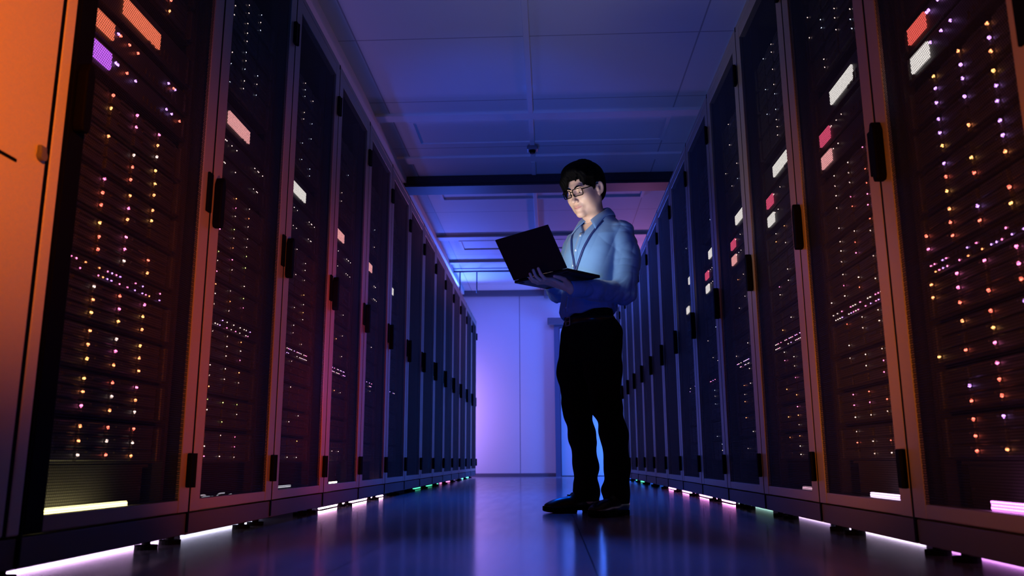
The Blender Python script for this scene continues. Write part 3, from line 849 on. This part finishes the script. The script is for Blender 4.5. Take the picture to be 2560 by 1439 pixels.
TORSO = [(0.84, 0.045, 0.02, 0.090, 0.135, -20), (0.905, 0.05, 0.018, 0.096, 0.140, -20), (0.925, 0.05, 0.018, 0.112, 0.152, -20), (0.95, 0.05, 0.018, 0.119, 0.157, -18), (0.99, 0.047, 0.019, 0.116, 0.153, -15),
         (1.05, 0.040, 0.020, 0.110, 0.148, -10), (1.14, 0.026, 0.022, 0.110, 0.152, -5), (1.24, 0.006, 0.026, 0.113, 0.164, 0), (1.31, -0.008, 0.027, 0.104, 0.160, 0),
         (1.355, -0.018, 0.027, 0.088, 0.136, 0), (1.395, -0.026, 0.027, 0.074, 0.104, 0), (1.435, -0.030, 0.027, 0.064, 0.078, 0), (1.465, -0.030, 0.027, 0.055, 0.060, 0)]
LEG_L = [((0.03, 0.096, 0.83), 0.091), ((0.052, 0.103, 0.66), 0.086), ((0.046, 0.116, 0.49), 0.067), ((0.026, 0.139, 0.36), 0.060), ((0.010, 0.139, 0.22), 0.056), ((0.022, 0.139, 0.10), 0.058), ((0.022, 0.140, 0.062), 0.057)]
LEG_R = [((0.035, -0.052, 0.83), 0.095), ((0.052, -0.072, 0.66), 0.085), ((0.024, -0.090, 0.49), 0.068), ((-0.024, -0.106, 0.36), 0.063), ((-0.052, -0.112, 0.22), 0.057), ((-0.052, -0.112, 0.10), 0.058), ((-0.052, -0.112, 0.062), 0.056)]


def shirt_field(p):
    z = p[:, 2]
    d = tower(p, TORSO)
    for s, (a, b, c) in ((1, (SH_L, EL_L, WR_L)), (-1, (SH_R, EL_R, WR_R))):
        mid = tuple((v3(*a) + v3(*b)) / 2 + v3(-0.012, 0.016 * s, 0.0))
        fm = tuple(v3(*b) * 0.45 + v3(*c) * 0.55)
        w2 = tuple(v3(*b) * 0.05 + v3(*c) * 0.95)
        d = smin(d, cap(p, (-0.025, 0.03 + s * 0.05, 1.358), a, 0.048, 0.056), 0.035)
        arm = chain(p, [(a, 0.062), (mid, 0.060), (b, 0.053), (fm, 0.046), (w2, 0.037)], 0.02)
        # folds across the sleeve, deepest around the elbow
        t = np.exp(-((p - v3(*b)) ** 2).sum(1) / 0.014)
        ax = v3(*c) - v3(*b); ax = ax / np.linalg.norm(ax)
        arm = arm + (0.008 + 0.013 * t) * creases(p, 3 + s, 44, 6, (1.3, 0.5, 1.6)) + 0.003 * waves(p, 9 + s, 30, 5)
        # cut at the cuff
        arm = np.maximum(arm, (p - v3(*c)) @ ax - 0.004)
        d = smin(d, arm, 0.009)
    # drape: long soft folds from the armpits and a bloused waist
    low = np.clip((1.10 - z) / 0.16, 0, 1); top = np.clip((z - 1.08) / 0.15, 0, 1)
    d = d + 0.016 * low * creases(p, 21, 46, 7, (1.4, 1.4, 0.6)) + 0.015 * top * creases(p, 33, 27, 6, (0.8, 1.5, 0.9))
    # slanting creases below the chest
    hem = 0.917 + 0.028 * np.exp(-((p[:, 1] - 0.16) ** 2 + (p[:, 0] - 0.06) ** 2) / 0.010) + 0.004 * np.sin(p[:, 1] * 60)
    d = np.maximum(d, hem - z)
    nk = np.linalg.norm((p[:, :2] - np.array([-0.014, 0.026])) / np.array([1.1, 1.0]), axis=1) - 0.062
    d = smax(d, -np.maximum(nk, 1.352 - z), 0.004)
    vee = np.maximum(np.abs(p[:, 1] - 0.028) - 0.80 * (z - 1.328), -0.02 - p[:, 0])
    d = smax(d, -np.maximum(vee, 1.30 - z), 0.003)
    # open at the throat
    return d


def trouser_field(p):
    z = p[:, 2]
    K = [(0.70, 0.045, 0.022, 0.108, 0.150, -20), (0.78, 0.040, 0.024, 0.116, 0.158, -20), (0.85, 0.042, 0.022, 0.112, 0.152, -20), (0.90, 0.048, 0.018, 0.102, 0.143, -20), (0.945, 0.048, 0.018, 0.100, 0.140, -20)]
    d = tower(p, K)
    for pts, sd in ((LEG_L, 5), (LEG_R, 6)):
        g = chain(p, pts, 0.03)
        f = np.exp(-((z - 0.40) / 0.10) ** 2) + np.exp(-((z - 0.11) / 0.07) ** 2)
        g = g + (0.0012 + 0.0042 * f) * waves(p, sd, 55, 6, (0.7, 0.7, 1.6)) * 1.4
        hem = 0.052 + 0.010 * (p[:, 0] < pts[-1][0][0]) * 0
        g = np.maximum(g, hem - z)
        d = smin(d, g, 0.02)
    return d


SKIN = mat('skin', (0.70, 0.47, 0.34), 0.45, noise=0.05, nscale=60); LIPS = mat('lips', (0.56, 0.28, 0.23), 0.45)
for m_ in (SKIN,):
    m_.node_tree.nodes['Principled BSDF'].inputs['Subsurface Weight'].default_value = 0.08
    m_.node_tree.nodes['Principled BSDF'].inputs['Subsurface Radius'].default_value = (0.01, 0.004, 0.002)
SHIRT = mat('shirt_cotton', (0.115, 0.25, 0.52), 0.75, bump=0.15, nscale=900, sheen=0.2, spec=0.2)
TROUSER = mat('trouser_wool', (0.003, 0.003, 0.0045), 0.9, spec=0.1)
HAIR = mat('black_hair', (0.0016, 0.0015, 0.0015), 0.7, bump=0.3, nscale=250, spec=0.06)
LEATHER = mat('black_leather', (0.006, 0.006, 0.006), 0.3, spec=0.4)
LAPTOP = mat('laptop_shell', (0.008, 0.008, 0.010), 0.45, spec=0.25)
STRAP = mat('lanyard_ribbon', (0.012, 0.03, 0.16), 0.6)
BUTTON = mat('pale_button', (0.55, 0.68, 0.85), 0.3)
WHITE_EYE = mat('eye_white', (0.75, 0.74, 0.72), 0.2); IRIS = mat('dark_iris', (0.02, 0.012, 0.008), 0.15)

H_MM = 0.0016
LOW, HIGH = v3(-0.09, -0.10, 1.345), v3(0.20, 0.14, 1.70)
head_v, head_f = grow(head_field, LOW, HIGH, H_MM)
cut = 1.37


def body_low(p): return np.maximum(body_field(p), p[:, 2] - 1.392)


body_v, body_f = grow(body_low, (-0.20, -0.30, 0.03), (0.47, 0.32, 1.41), 0.0038)


def lip_pick(c):
    q = to_head(c)
    a = ((q[:, 0] > 0.080) & (np.abs(q[:, 1]) < 0.026) & (q[:, 2] < -0.0555 - 0.16 * np.abs(q[:, 1])) & (q[:, 2] > -0.0738 + 0.34 * np.abs(q[:, 1])))
    return np.where(a, 1, 0)


man = skin_obj('person', [(head_v, head_f), (body_v, body_f)], [SKIN, LIPS], None, lip_pick)
man.location = Vector(ORG); man.rotation_euler = (0, 0, TURN)
tag(man, 'person in a blue shirt and black trousers standing in the aisle holding an open laptop', 'person')
skin_obj('shirt', [grow(shirt_field, (-0.21, -0.30, 0.89), (0.40, 0.33, 1.45), 0.0030)], [SHIRT], man)
shirt = bpy.data.objects['shirt']
trousers = skin_obj('trousers', [grow(trouser_field, (-0.20, -0.24, 0.04), (0.24, 0.26, 0.95), 0.0036)], [TROUSER], man)


# hair: a full cap with a swept fringe and sideburns
def hair_field(p):
    q = to_head(p)
    d = ell(q, (-0.016, 0, 0.066), (0.107, 0.092, 0.094))
    d = smin(d, ell(q, (-0.060, 0, 0.006), (0.052, 0.070, 0.068)), 0.03)
    d = smin(d, ell(q, (0.030, -0.010, 0.108), (0.072, 0.076, 0.052)), 0.03)
    # keep the face, ears and neck clear
    face = np.maximum(0.040 + 0.026 * np.clip((np.abs(q[:, 1]) - 0.050) / 0.014, 0, 1) - q[:, 0] - 0.25 * np.maximum(q[:, 2] - 0.045, 0), q[:, 2] - 0.070)
    d = smax(d, -face, 0.005)
    side = np.maximum(np.maximum(-0.022 - q[:, 0], q[:, 0] - 0.10), q[:, 2] - 0.040 + 0.55 * np.clip(q[:, 0] - 0.004, 0, 0.03) - 0.75 * np.clip(q[:, 0] - 0.042, 0, 0.1))
    d = smax(d, -side, 0.008)
    d = smax(d, -0.072 - q[:, 2] + 0.0 * q[:, 0], 0.006)
    for s in (1, -1):   # sideburns
        d = smin(d, cap(q, (0.030, s * 0.073, 0.045), (0.024, s * 0.0700, 0.004), 0.011, 0.003), 0.012)
    # fringe locks swept to his right
    for (o_, a, b, c, r) in FRINGE:
        d = smin(d, chain(q, [(o_, r), (a, r), (b, r * 0.8), (c, 0.0012)], 0.006), 0.010)
    d = d + 0.0011 * np.sin(q[:, 1] * 420 + 90 * q[:, 0] + 2 * np.sin(q[:, 2] * 70)) * np.clip((q[:, 2] + 0.02) * 14, 0, 1)
    return d


FRINGE = []
_r = random.Random(11)
for i in range(30):                     # fine overlapping locks combed from his left to his right
    t = i / 29.0
    y0 = 0.058 - 0.112 * t + _r.uniform(-.004, .004)
    y2 = 0.066 - 0.148 * t + _r.uniform(-.006, .006)
    z2 = np.interp(t, [0, 0.12, 0.28, 0.45, 0.6, 0.75, 0.88, 1.0], [0.034, 0.058, 0.084, 0.084, 0.062, 0.036, 0.014, -0.004]) + _r.uniform(-.010, .006)
    ay = min(0.999, abs(y2) / 0.088)
    x2 = 0.012 + 0.094 * math.sqrt(1 - ay * ay) + 0.005
    ym = (y0 + y2) / 2 + 0.012; xm = 0.012 + 0.100 * math.sqrt(1 - min(0.99, abs(ym) / 0.095) ** 2)
    FRINGE.append(((-0.010, y0 * 0.7 + 0.030, 0.148 - 6.0 * (y0 * 0.7 + 0.03) ** 2), (0.072 - 0.35 * abs(y0), y0 + 0.012, 0.132 - 4.0 * y0 * y0), (xm, ym, 0.5 * (0.125 + z2) + 0.010), (x2, y2, z2), 0.0115 + 0.005 * t + _r.uniform(-.002, .002)))
for j in range(6):                      # hair over his left temple
    y_ = 0.066 + 0.0028 * j; x_ = 0.070 - 0.009 * j
    FRINGE.append(((-0.01, 0.045, 0.135), (0.035, 0.055 + 0.003 * j, 0.105), (x_ + 0.006, y_ + 0.006, 0.072), (x_, y_ + 0.001, 0.032 - 0.004 * j), 0.012))
hair = skin_obj('hair', [grow(hair_field, (-0.13, -0.12, 1.40), (0.21, 0.17, 1.77), 0.0019)], [HAIR], man)


def hpt(x, y, z): return Vector(from_head((x, y, z)))


for s in (1, -1):
    bm = new_bm(); add_tube(bm, [hpt(0.0975, s * 0.012, 0.0285), hpt(0.0985, s * 0.020, 0.0330), hpt(0.0970, s * 0.029, 0.0362), hpt(0.0925, s * 0.038, 0.0362), hpt(0.0850, s * 0.047, 0.0315)], [0.0024, 0.0036, 0.0036, 0.003, 0.0014], 8)
    obj('eyebrow', bm, HAIR, man, True)
    bm = new_bm(); add_ball(bm, hpt(0.0765, s * 0.031, 0.011), 0.0138, 24, 16); e = obj('eyeball', bm, WHITE_EYE, man, True)
    gz = Vector(from_head((0.0765, s * 0.031, 0.011))); gd = (hpt(0.105, s * 0.031, 0.0085) - gz).normalized()
    bm = new_bm(); mm = Matrix.Translation(gz + gd * 0.0106) @ gd.to_track_quat('Z', 'Y').to_matrix().to_4x4() @ Matrix.Diagonal((1, 1, 0.45, 1))
    bmesh.ops.create_uvsphere(bm, u_segments=20, v_segments=10, radius=0.0076, matrix=mm); obj('iris', bm, IRIS, e, True)


def front(y, z, fn=shirt_field, x0=0.30):
    """the surface of the clothing met from the front at (y, z)"""
    x = np.linspace(x0, -0.05, 400); d = fn(np.stack([x, np.full_like(x, y), np.full_like(x, z)], 1)); i = int(np.argmax(d < 0))
    return float(x[i])


def ribbon(bm, pts, nrm, w, th):
    """flat strap along points with a surface normal for each"""
    pts = [Vector(p) for p in pts]; R = []
    for i, p in enumerate(pts):
        t = (pts[min(i + 1, len(pts) - 1)] - pts[max(i - 1, 0)]).normalized(); n = Vector(nrm[i]).normalized(); s = t.cross(n).normalized(); n = s.cross(t)
        R.append([bm.verts.new(p + s * a * w / 2 + n * b * th) for a, b in ((-1, 0), (1, 0), (1, 1), (-1, 1))])
    for i in range(len(R) - 1):
        for k in range(4): bm.faces.new((R[i][k], R[i][(k + 1) % 4], R[i + 1][(k + 1) % 4], R[i + 1][k]))
    bm.faces.new(R[0][::-1]); bm.faces.new(R[-1])


def grad(p, fn=shirt_field, e=0.004):
    p = np.array([p], float); g = []
    for a in range(3):
        d = np.zeros(3); d[a] = e; g.append(float(fn(p + d)[0] - fn(p - d)[0]))
    return Vector(g).normalized()


# button strip down the front of the shirt, following the cloth
MIDL = [(z, 0.027 + (z - 1.34) * 0.10) for z in np.linspace(1.328, 0.935, 22)]
pts, nr = [], []
for z, l in MIDL:
    x = front(l, z); q = (x, l, z); pts.append((x - 0.006, l, z)); nr.append(grad(q))
nr = [sum((nr[max(0, min(len(nr) - 1, i + k))] for k in (-2, -1, 0, 1, 2)), Vector()).normalized() for i in range(len(nr))]
bm = new_bm(); ribbon(bm, pts, nr, 0.030, 0.0082); obj('button_placket', bm, SHIRT, shirt, True)
for i in (1, 5, 9, 13, 17, 20):
    p_, n_ = Vector(pts[i]), nr[i]; bm = new_bm(); add_cyl(bm, p_ + n_ * 0.008, p_ + n_ * 0.0108, 0.0055, 14, 0.0048); obj('button', bm, BUTTON, shirt)

# collar: a fold running round the neck, opening at the throat
bm = new_bm()
NC = 40; rows = []
for i in range(NC + 1):
    u = i / NC; a = -1 + 2 * u                         # -1 his right end .. +1 his left end
    ang = PI - a * PI * 0.93                          # around the neck from front right over the back to front left
    ca, sa = math.cos(ang), -math.sin(ang)
    ang2 = a * PI * 0.905
    bx, by = -math.cos(ang2), math.sin(ang2)
    f_ = abs(a) ** 1.6
    cx, cy = -0.020, 0.026
    top = Vector((cx + bx * 0.062, cy + by * 0.060, 1.490 - 0.088 * f_))
    mid = Vector((cx + bx * 0.070, cy + by * 0.068, 1.486 - 0.088 * f_))
    tip = max(0.0, (abs(a) - 0.62) / 0.38)
    low_ = Vector((cx + bx * (0.090 + 0.004 * f_) + 0.012 * tip ** 2, cy + by * (0.088) + (0.055 * tip ** 1.5) * (1 if a > 0 else -1), 1.436 - 0.062 * f_ - 0.040 * tip ** 1.3))
    base = Vector((cx + bx * 0.060, cy + by * 0.058, 1.405 - 0.045 * f_))
    # lie on the cloth
    for _ in range(6):
        dd = float(shirt_field(np.array([low_]))[0])
        if dd < 0.004: low_ += grad(low_) * (0.004 - dd)
        elif dd > 0.012: low_ -= grad(low_) * min(0.01, dd - 0.012)
    m2 = (mid + low_) / 2 + Vector((bx, by, 0.3)) * 0.004
    rows.append([bm.verts.new(v) for v in (base, top, mid, m2, low_)])
for i in range(NC):
    for k in range(4): bm.faces.new((rows[i][k], rows[i][k + 1], rows[i + 1][k + 1], rows[i + 1][k]))
collar = obj('collar', bm, SHIRT, shirt, True)
sm = collar.modifiers.new('cloth', 'SOLIDIFY'); sm.thickness = 0.0022; sm.offset = 0
# cuffs
for c, b in ((WR_L, EL_L), (WR_R, EL_R)):
    ax = (Vector(c) - Vector(b)).normalized(); p0 = Vector(c) - ax * 0.055; p1 = Vector(c) + ax * 0.008
    bm = new_bm(); n_ = 28; a_ = ax.orthogonal().normalized(); b_ = ax.cross(a_); R = []
    for p_, r in ((p0, 0.0405), (p0 + ax * 0.004, 0.0420), (p1 - ax * 0.003, 0.0385), (p1, 0.037), (p1 - ax * 0.004, 0.033), (p1 - ax * 0.02, 0.030)):
        R.append([bm.verts.new(p_ + (a_ * math.cos(k * 2 * PI / n_) + b_ * math.sin(k * 2 * PI / n_)) * r) for k in range(n_)])
    for i in range(len(R) - 1):
        for k in range(n_): bm.faces.new((R[i][k], R[i][(k + 1) % n_], R[i + 1][(k + 1) % n_], R[i + 1][k]))
    obj('cuff', bm, SHIRT, shirt, True)

# belt and buckle
bm = new_bm(); n_ = 72; R = []
tw = math.radians(-20)


def waist(a, z, off):
    k = (abs(math.cos(a)) ** 2.35 + abs(math.sin(a)) ** 2.35) ** (-1 / 2.35)
    x, y = math.cos(a) * (0.103 + off) * k, math.sin(a) * (0.144 + off) * k
    return Vector((0.048 + x * math.cos(tw) - y * math.sin(tw), 0.018 + x * math.sin(tw) + y * math.cos(tw), z))


for z, off in ((0.874, 0.0), (0.874, 0.0045), (0.906, 0.0035), (0.906, 0.0)):
    R.append([bm.verts.new(waist(k * 2 * PI / n_, z, off)) for k in range(n_)])
for i in range(3):
    for k in range(n_): bm.faces.new((R[i][k], R[i][(k + 1) % n_], R[i + 1][(k + 1) % n_], R[i + 1][k]))
belt = obj('belt', bm, LEATHER, man, True)
c0 = waist(0.0, 0.89, 0.008); nx = Vector((math.cos(tw), math.sin(tw), 0)); ny = Vector((-math.sin(tw), math.cos(tw), 0))
bm = new_bm()
corn = [c0 + ny * sy * 0.021 + Vector((0, 0, sz * 0.019)) for sy, sz in ((-1, -1), (1, -1), (1, 1), (-1, 1), (-1, -1))]
for a, b in zip(corn[:-1], corn[1:]): add_cyl(bm, a, b, 0.0024, 10)
for a in corn[:-1]: add_ball(bm, a, 0.0026)
add_cyl(bm, c0 - ny * 0.021, c0 + ny * 0.016 + nx * 0.002, 0.0018, 8)
bk = obj('buckle', bm, M['steel'], belt, True)


# shoes
def shoe(heel, direc, name='shoe'):
    d = Vector(direc).normalized(); sd = Vector((-d.y, d.x, 0))
    R = np.array([list(d), list(sd), [0, 0, 1]])         # rows: axes of the shoe
    O_ = np.array(list(heel))

    def fld(p):
        q = (p - O_) @ R.T
        u = ell(q, (0.045, 0, 0.050), (0.048, 0.036, 0.050))
        u = smin(u, ell(q, (0.150, 0.003, 0.040), (0.090, 0.043, 0.036)), 0.035)
        u = smin(u, ell(q, (0.232, 0.003, 0.032), (0.052, 0.038, 0.024)), 0.03)
        u = smin(u, ell(q, (0.095, 0, 0.070), (0.055, 0.034, 0.036)), 0.025)
        u = smax(u, 0.020 - q[:, 2], 0.004)
        return smax(u, -ell(q, (0.048, 0, 0.122), (0.040, 0.028, 0.040)), 0.006)

    def sole(p):
        q = (p - O_) @ R.T; t = np.interp(q[:, 0], [0, 0.03, 0.10, 0.16, 0.22, 0.27, 0.292], [0.016, 0.036, 0.034, 0.043, 0.044, 0.030, 0.012])
        c = 0.003 * np.clip((q[:, 0] - .05) / .1, 0, 1)
        lift = 0.012 * np.clip((q[:, 0] - 0.21) / 0.08, 0, 1) ** 2
        bot = np.where((q[:, 0] > 0.075) & (q[:, 0] < 0.13), 0.012, 0.0) + lift
        e = np.abs(q[:, 1] - c) - t
        return smax(smax(e * 0.9, np.maximum(q[:, 2] - 0.024 - lift, bot - q[:, 2]), 0.004), np.maximum(-0.004 - q[:, 0], q[:, 0] - 0.29), 0.008)
    lo = O_ + np.min([R.T @ np.array([x, y, 0]) for x in (-.02, .31) for y in (-.07, .07)], axis=0); hi = O_ + np.max([R.T @ np.array([x, y, 0.13]) for x in (-.02, .31) for y in (-.07, .07)], axis=0)
    lo[2] = -0.006; hi[2] = 0.13
    s = skin_obj(name, [grow(fld, lo, hi, 0.003)], [LEATHER], man)
    skin_obj('sole', [grow(sole, lo, hi, 0.003)], [M['black']], s)
    W = lambda x, y, z: Vector(heel) + d * x + sd * y + Vector((0, 0, z))
    for k in range(3):
        x = 0.115 + k * 0.020; z = 0.099 - k * 0.0085
        bm = new_bm(); add_tube(bm, [W(x, -0.020, z - 0.012), W(x + 0.004, -0.008, z), W(x + 0.004, 0.008, z), W(x, 0.020, z - 0.012)], 0.0024, 6); obj('lace', bm, TROUSER, s, True)
    bm = new_bm(); add_tube(bm, [W(0.112, 0, 0.103), W(0.112, 0.014, 0.116), W(0.122, 0.022, 0.108), W(0.114, 0.004, 0.102), W(0.114, -0.014, 0.115), W(0.124, -0.022, 0.106), W(0.115, 0, 0.102)], 0.0018, 6)
    obj('lace_bow', bm, TROUSER, s, True)
    return s


shoe((-0.048, 0.138, 0), (0.993, 0.12, 0))
shoe((-0.118, -0.094, 0), (0.92, -0.39, 0))

# eyeglasses: dark rectangular frame with clear lenses
gl = thing('eyeglasses', 'dark rectangular eyeglasses worn by the man', 'eyeglasses', Vector(ORG), TURN)
GLASS = bpy.data.materials.new('lens_glass'); GLASS.use_nodes = True
nt = GLASS.node_tree; ou = nt.nodes['Material Output']; tr = nt.nodes.new('ShaderNodeBsdfTransparent'); gs = nt.nodes.new('ShaderNodeBsdfGlossy'); gs.inputs['Roughness'].default_value = 0.03
fr = nt.nodes.new('ShaderNodeFresnel'); fr.inputs['IOR'].default_value = 1.6; mx = nt.nodes.new('ShaderNodeMixShader')
fr.inputs['IOR'].default_value = 1.33; nt.links.new(fr.outputs[0], mx.inputs[0]); nt.links.new(tr.outputs[0], mx.inputs[1]); nt.links.new(gs.outputs[0], mx.inputs[2]); nt.links.new(mx.outputs[0], ou.inputs['Surface'])
fm = None


def rim(s, k):
    """rounded rectangle in the head's axes, wrapping slightly around the face"""
    hw, hh, cr = 0.0265, 0.0175, 0.008; out = []
    for (sx, sz, a0) in ((1, 1, 0), (-1, 1, 90), (-1, -1, 180), (1, -1, 270)):
        for j in range(5):
            a = math.radians(a0 + j * 22.5); y = sx * (hw - cr) + cr * math.cos(a); z = sz * (hh - cr) + cr * math.sin(a)
            z = z * (1.0 if sz > 0 else 0.95)
            yy = s * 0.0335 + y
            out.append(hpt(0.112 - 2.6 * yy * yy + 0.14 * z, yy, 0.007 + z))
    return out


bm = new_bm()
for s in (1, -1):
    r = rim(s, 0); add_tube(bm, r + [r[0], r[1]], 0.0021, 8)
add_tube(bm, [hpt(0.1125, -0.0075, 0.013), hpt(0.1150, 0, 0.0155), hpt(0.1125, 0.0075, 0.013)], 0.0020, 8)
for s in (1, -1): add_tube(bm, [hpt(0.108, s * 0.007, 0.002), hpt(0.102, s * 0.0095, -0.003)], 0.0016, 6)
obj('rims', bm, M['black'], gl, True)
for s in (1, -1):
    bm = new_bm(); bm.faces.new([bm.verts.new(v) for v in rim(s, 0)]); obj('lens', bm, GLASS, gl)
    bm = new_bm(); add_tube(bm, [hpt(0.1045, s * 0.060, 0.018), hpt(0.098, s * 0.068, 0.018), hpt(0.078, s * 0.0745, 0.019), hpt(0.030, s * 0.080, 0.025), hpt(0.004, s * 0.0815, 0.030), hpt(-0.018, s * 0.080, 0.024), hpt(-0.030, s * 0.078, 0.004)], [0.0024, 0.0026, 0.0024, 0.0022, 0.002, 0.002, 0.0018], 8)
    obj('temple', bm, M['black'], gl, True)

# lanyard round the neck
ln = thing('lanyard', 'narrow dark blue lanyard hanging round the neck of the man', 'lanyard', Vector(ORG), TURN)
for s, key in ((1, [(0.118, 1.392), (0.114, 1.37), (0.104, 1.34), (0.086, 1.29), (0.068, 1.24), (0.050, 1.19), (0.036, 1.15), (0.030, 1.125)]), (-1, [(-0.070, 1.385), (-0.062, 1.36), (-0.040, 1.31), (-0.016, 1.25), (0.006, 1.20), (0.021, 1.15), (0.028, 1.125)])):
    zz = np.linspace(key[0][1], key[-1][1], 22); ll = np.interp(-zz, [-k[1] for k in key], [k[0] for k in key]); pts, nr = [], []
    for z, l in zip(zz, ll):
        x = front(l, z); pts.append((x + 0.0055, l, z)); nr.append(grad((x, l, z)))
    back = [(-0.124, 0.026 + s * 0.010, 1.425), (-0.112, 0.026 + s * 0.055, 1.428), (-0.068, 0.026 + s * 0.094, 1.424)]
    P_ = [Vector(p_) for p_ in back + pts]; N_ = [Vector((-1, 0, 0.5)), Vector((-0.7, s * 0.7, 0.5)), Vector((0, s, 0.6))] + nr
    sm_ = lambda A: [(A[max(i - 1, 0)] + A[i] * 2 + A[min(i + 1, len(A) - 1)]) / 4 for i in range(len(A))]
    for _ in range(2): P_ = sm_(P_); N_ = sm_(N_)
    bm = new_bm(); ribbon(bm, P_, N_, 0.011, 0.0016); obj('strap', bm, STRAP, ln, True)
x = front(0.029, 1.11); bm = new_bm(); add_box(bm, x + 0.004, x + 0.012, 0.023, 0.035, 1.095, 1.13, 0.002); obj('clip', bm, M['steel'], ln)

# laptop
lp = thing('laptop', 'open black laptop held up by the man, lid toward the viewer', 'laptop', Vector(ORG), TURN)
bm = new_bm(); add_box(bm, BASE_F, HINGE[0], LAP_L[0], LAP_L[1], 1.0565, 1.0705, 0.003); bs = obj('base', bm, LAPTOP, lp)
bm = new_bm()
for r in range(5):
    for c in range(14):
        y = LAP_L[0] + 0.025 + c * 0.0212; xx = HINGE[0] - 0.035 - r * 0.0195
        add_box(bm, xx - 0.008, xx + 0.008, y, y + 0.018, 1.0700, 1.0722, 0.0006, 1)
obj('keyboard', bm, M['black'], bs)
bm = new_bm(); add_box(bm, BASE_F + 0.012, BASE_F + 0.07, 0.005, 0.10, 1.0702, 1.0709); obj('touchpad', bm, M['shell'], bs)
for (x, y) in ((BASE_F + .02, LAP_L[0] + .03), (BASE_F + .02, LAP_L[1] - .03), (HINGE[0] - .02, LAP_L[0] + .03), (HINGE[0] - .02, LAP_L[1] - .03)):
    bm = new_bm(); add_box(bm, x - .006, x + .006, y - .014, y + .014, 1.0552, 1.0572, 0.0005, 1); obj('rubber_foot', bm, M['black'], bs)
# lid in its own plane, then tilted about the hinge
ang = math.atan2(LID_TOP[0] - HINGE[0], LID_TOP[1] - HINGE[1]); ln_ = math.hypot(LID_TOP[0] - HINGE[0], LID_TOP[1] - HINGE[1])
TL = Matrix.Translation((HINGE[0] - 0.002, 0, HINGE[1])) @ Matrix.Rotation(ang, 4, 'Y')


def lid_part(name, m, parent, *a, bev=0.001):
    bm = new_bm(); add_box(bm, *a, bev); bm.transform(TL); return obj(name, bm, m, parent)


lid = lid_part('lid', LAPTOP, lp, 0.0, 0.007, LAP_L[0], LAP_L[1], 0.002, ln_, bev=0.0025)
SCR = mat('laptop_screen_light', (0.02, 0.02, 0.02), 0.3, emit=(1.0, 0.93, 0.82), strength=14)
lid_part('screen', SCR, lid, -0.001, 0.0002, LAP_L[0] + 0.010, LAP_L[1] - 0.010, 0.018, ln_ - 0.009, bev=0.0002)
for y in (LAP_L[0] + 0.06, LAP_L[1] - 0.06):
    bm = new_bm(); add_cyl(bm, (HINGE[0] + 0.001, y - 0.025, HINGE[1]), (HINGE[0] + 0.001, y + 0.025, HINGE[1]), 0.005, 12); obj('hinge', bm, M['black'], lp, True)
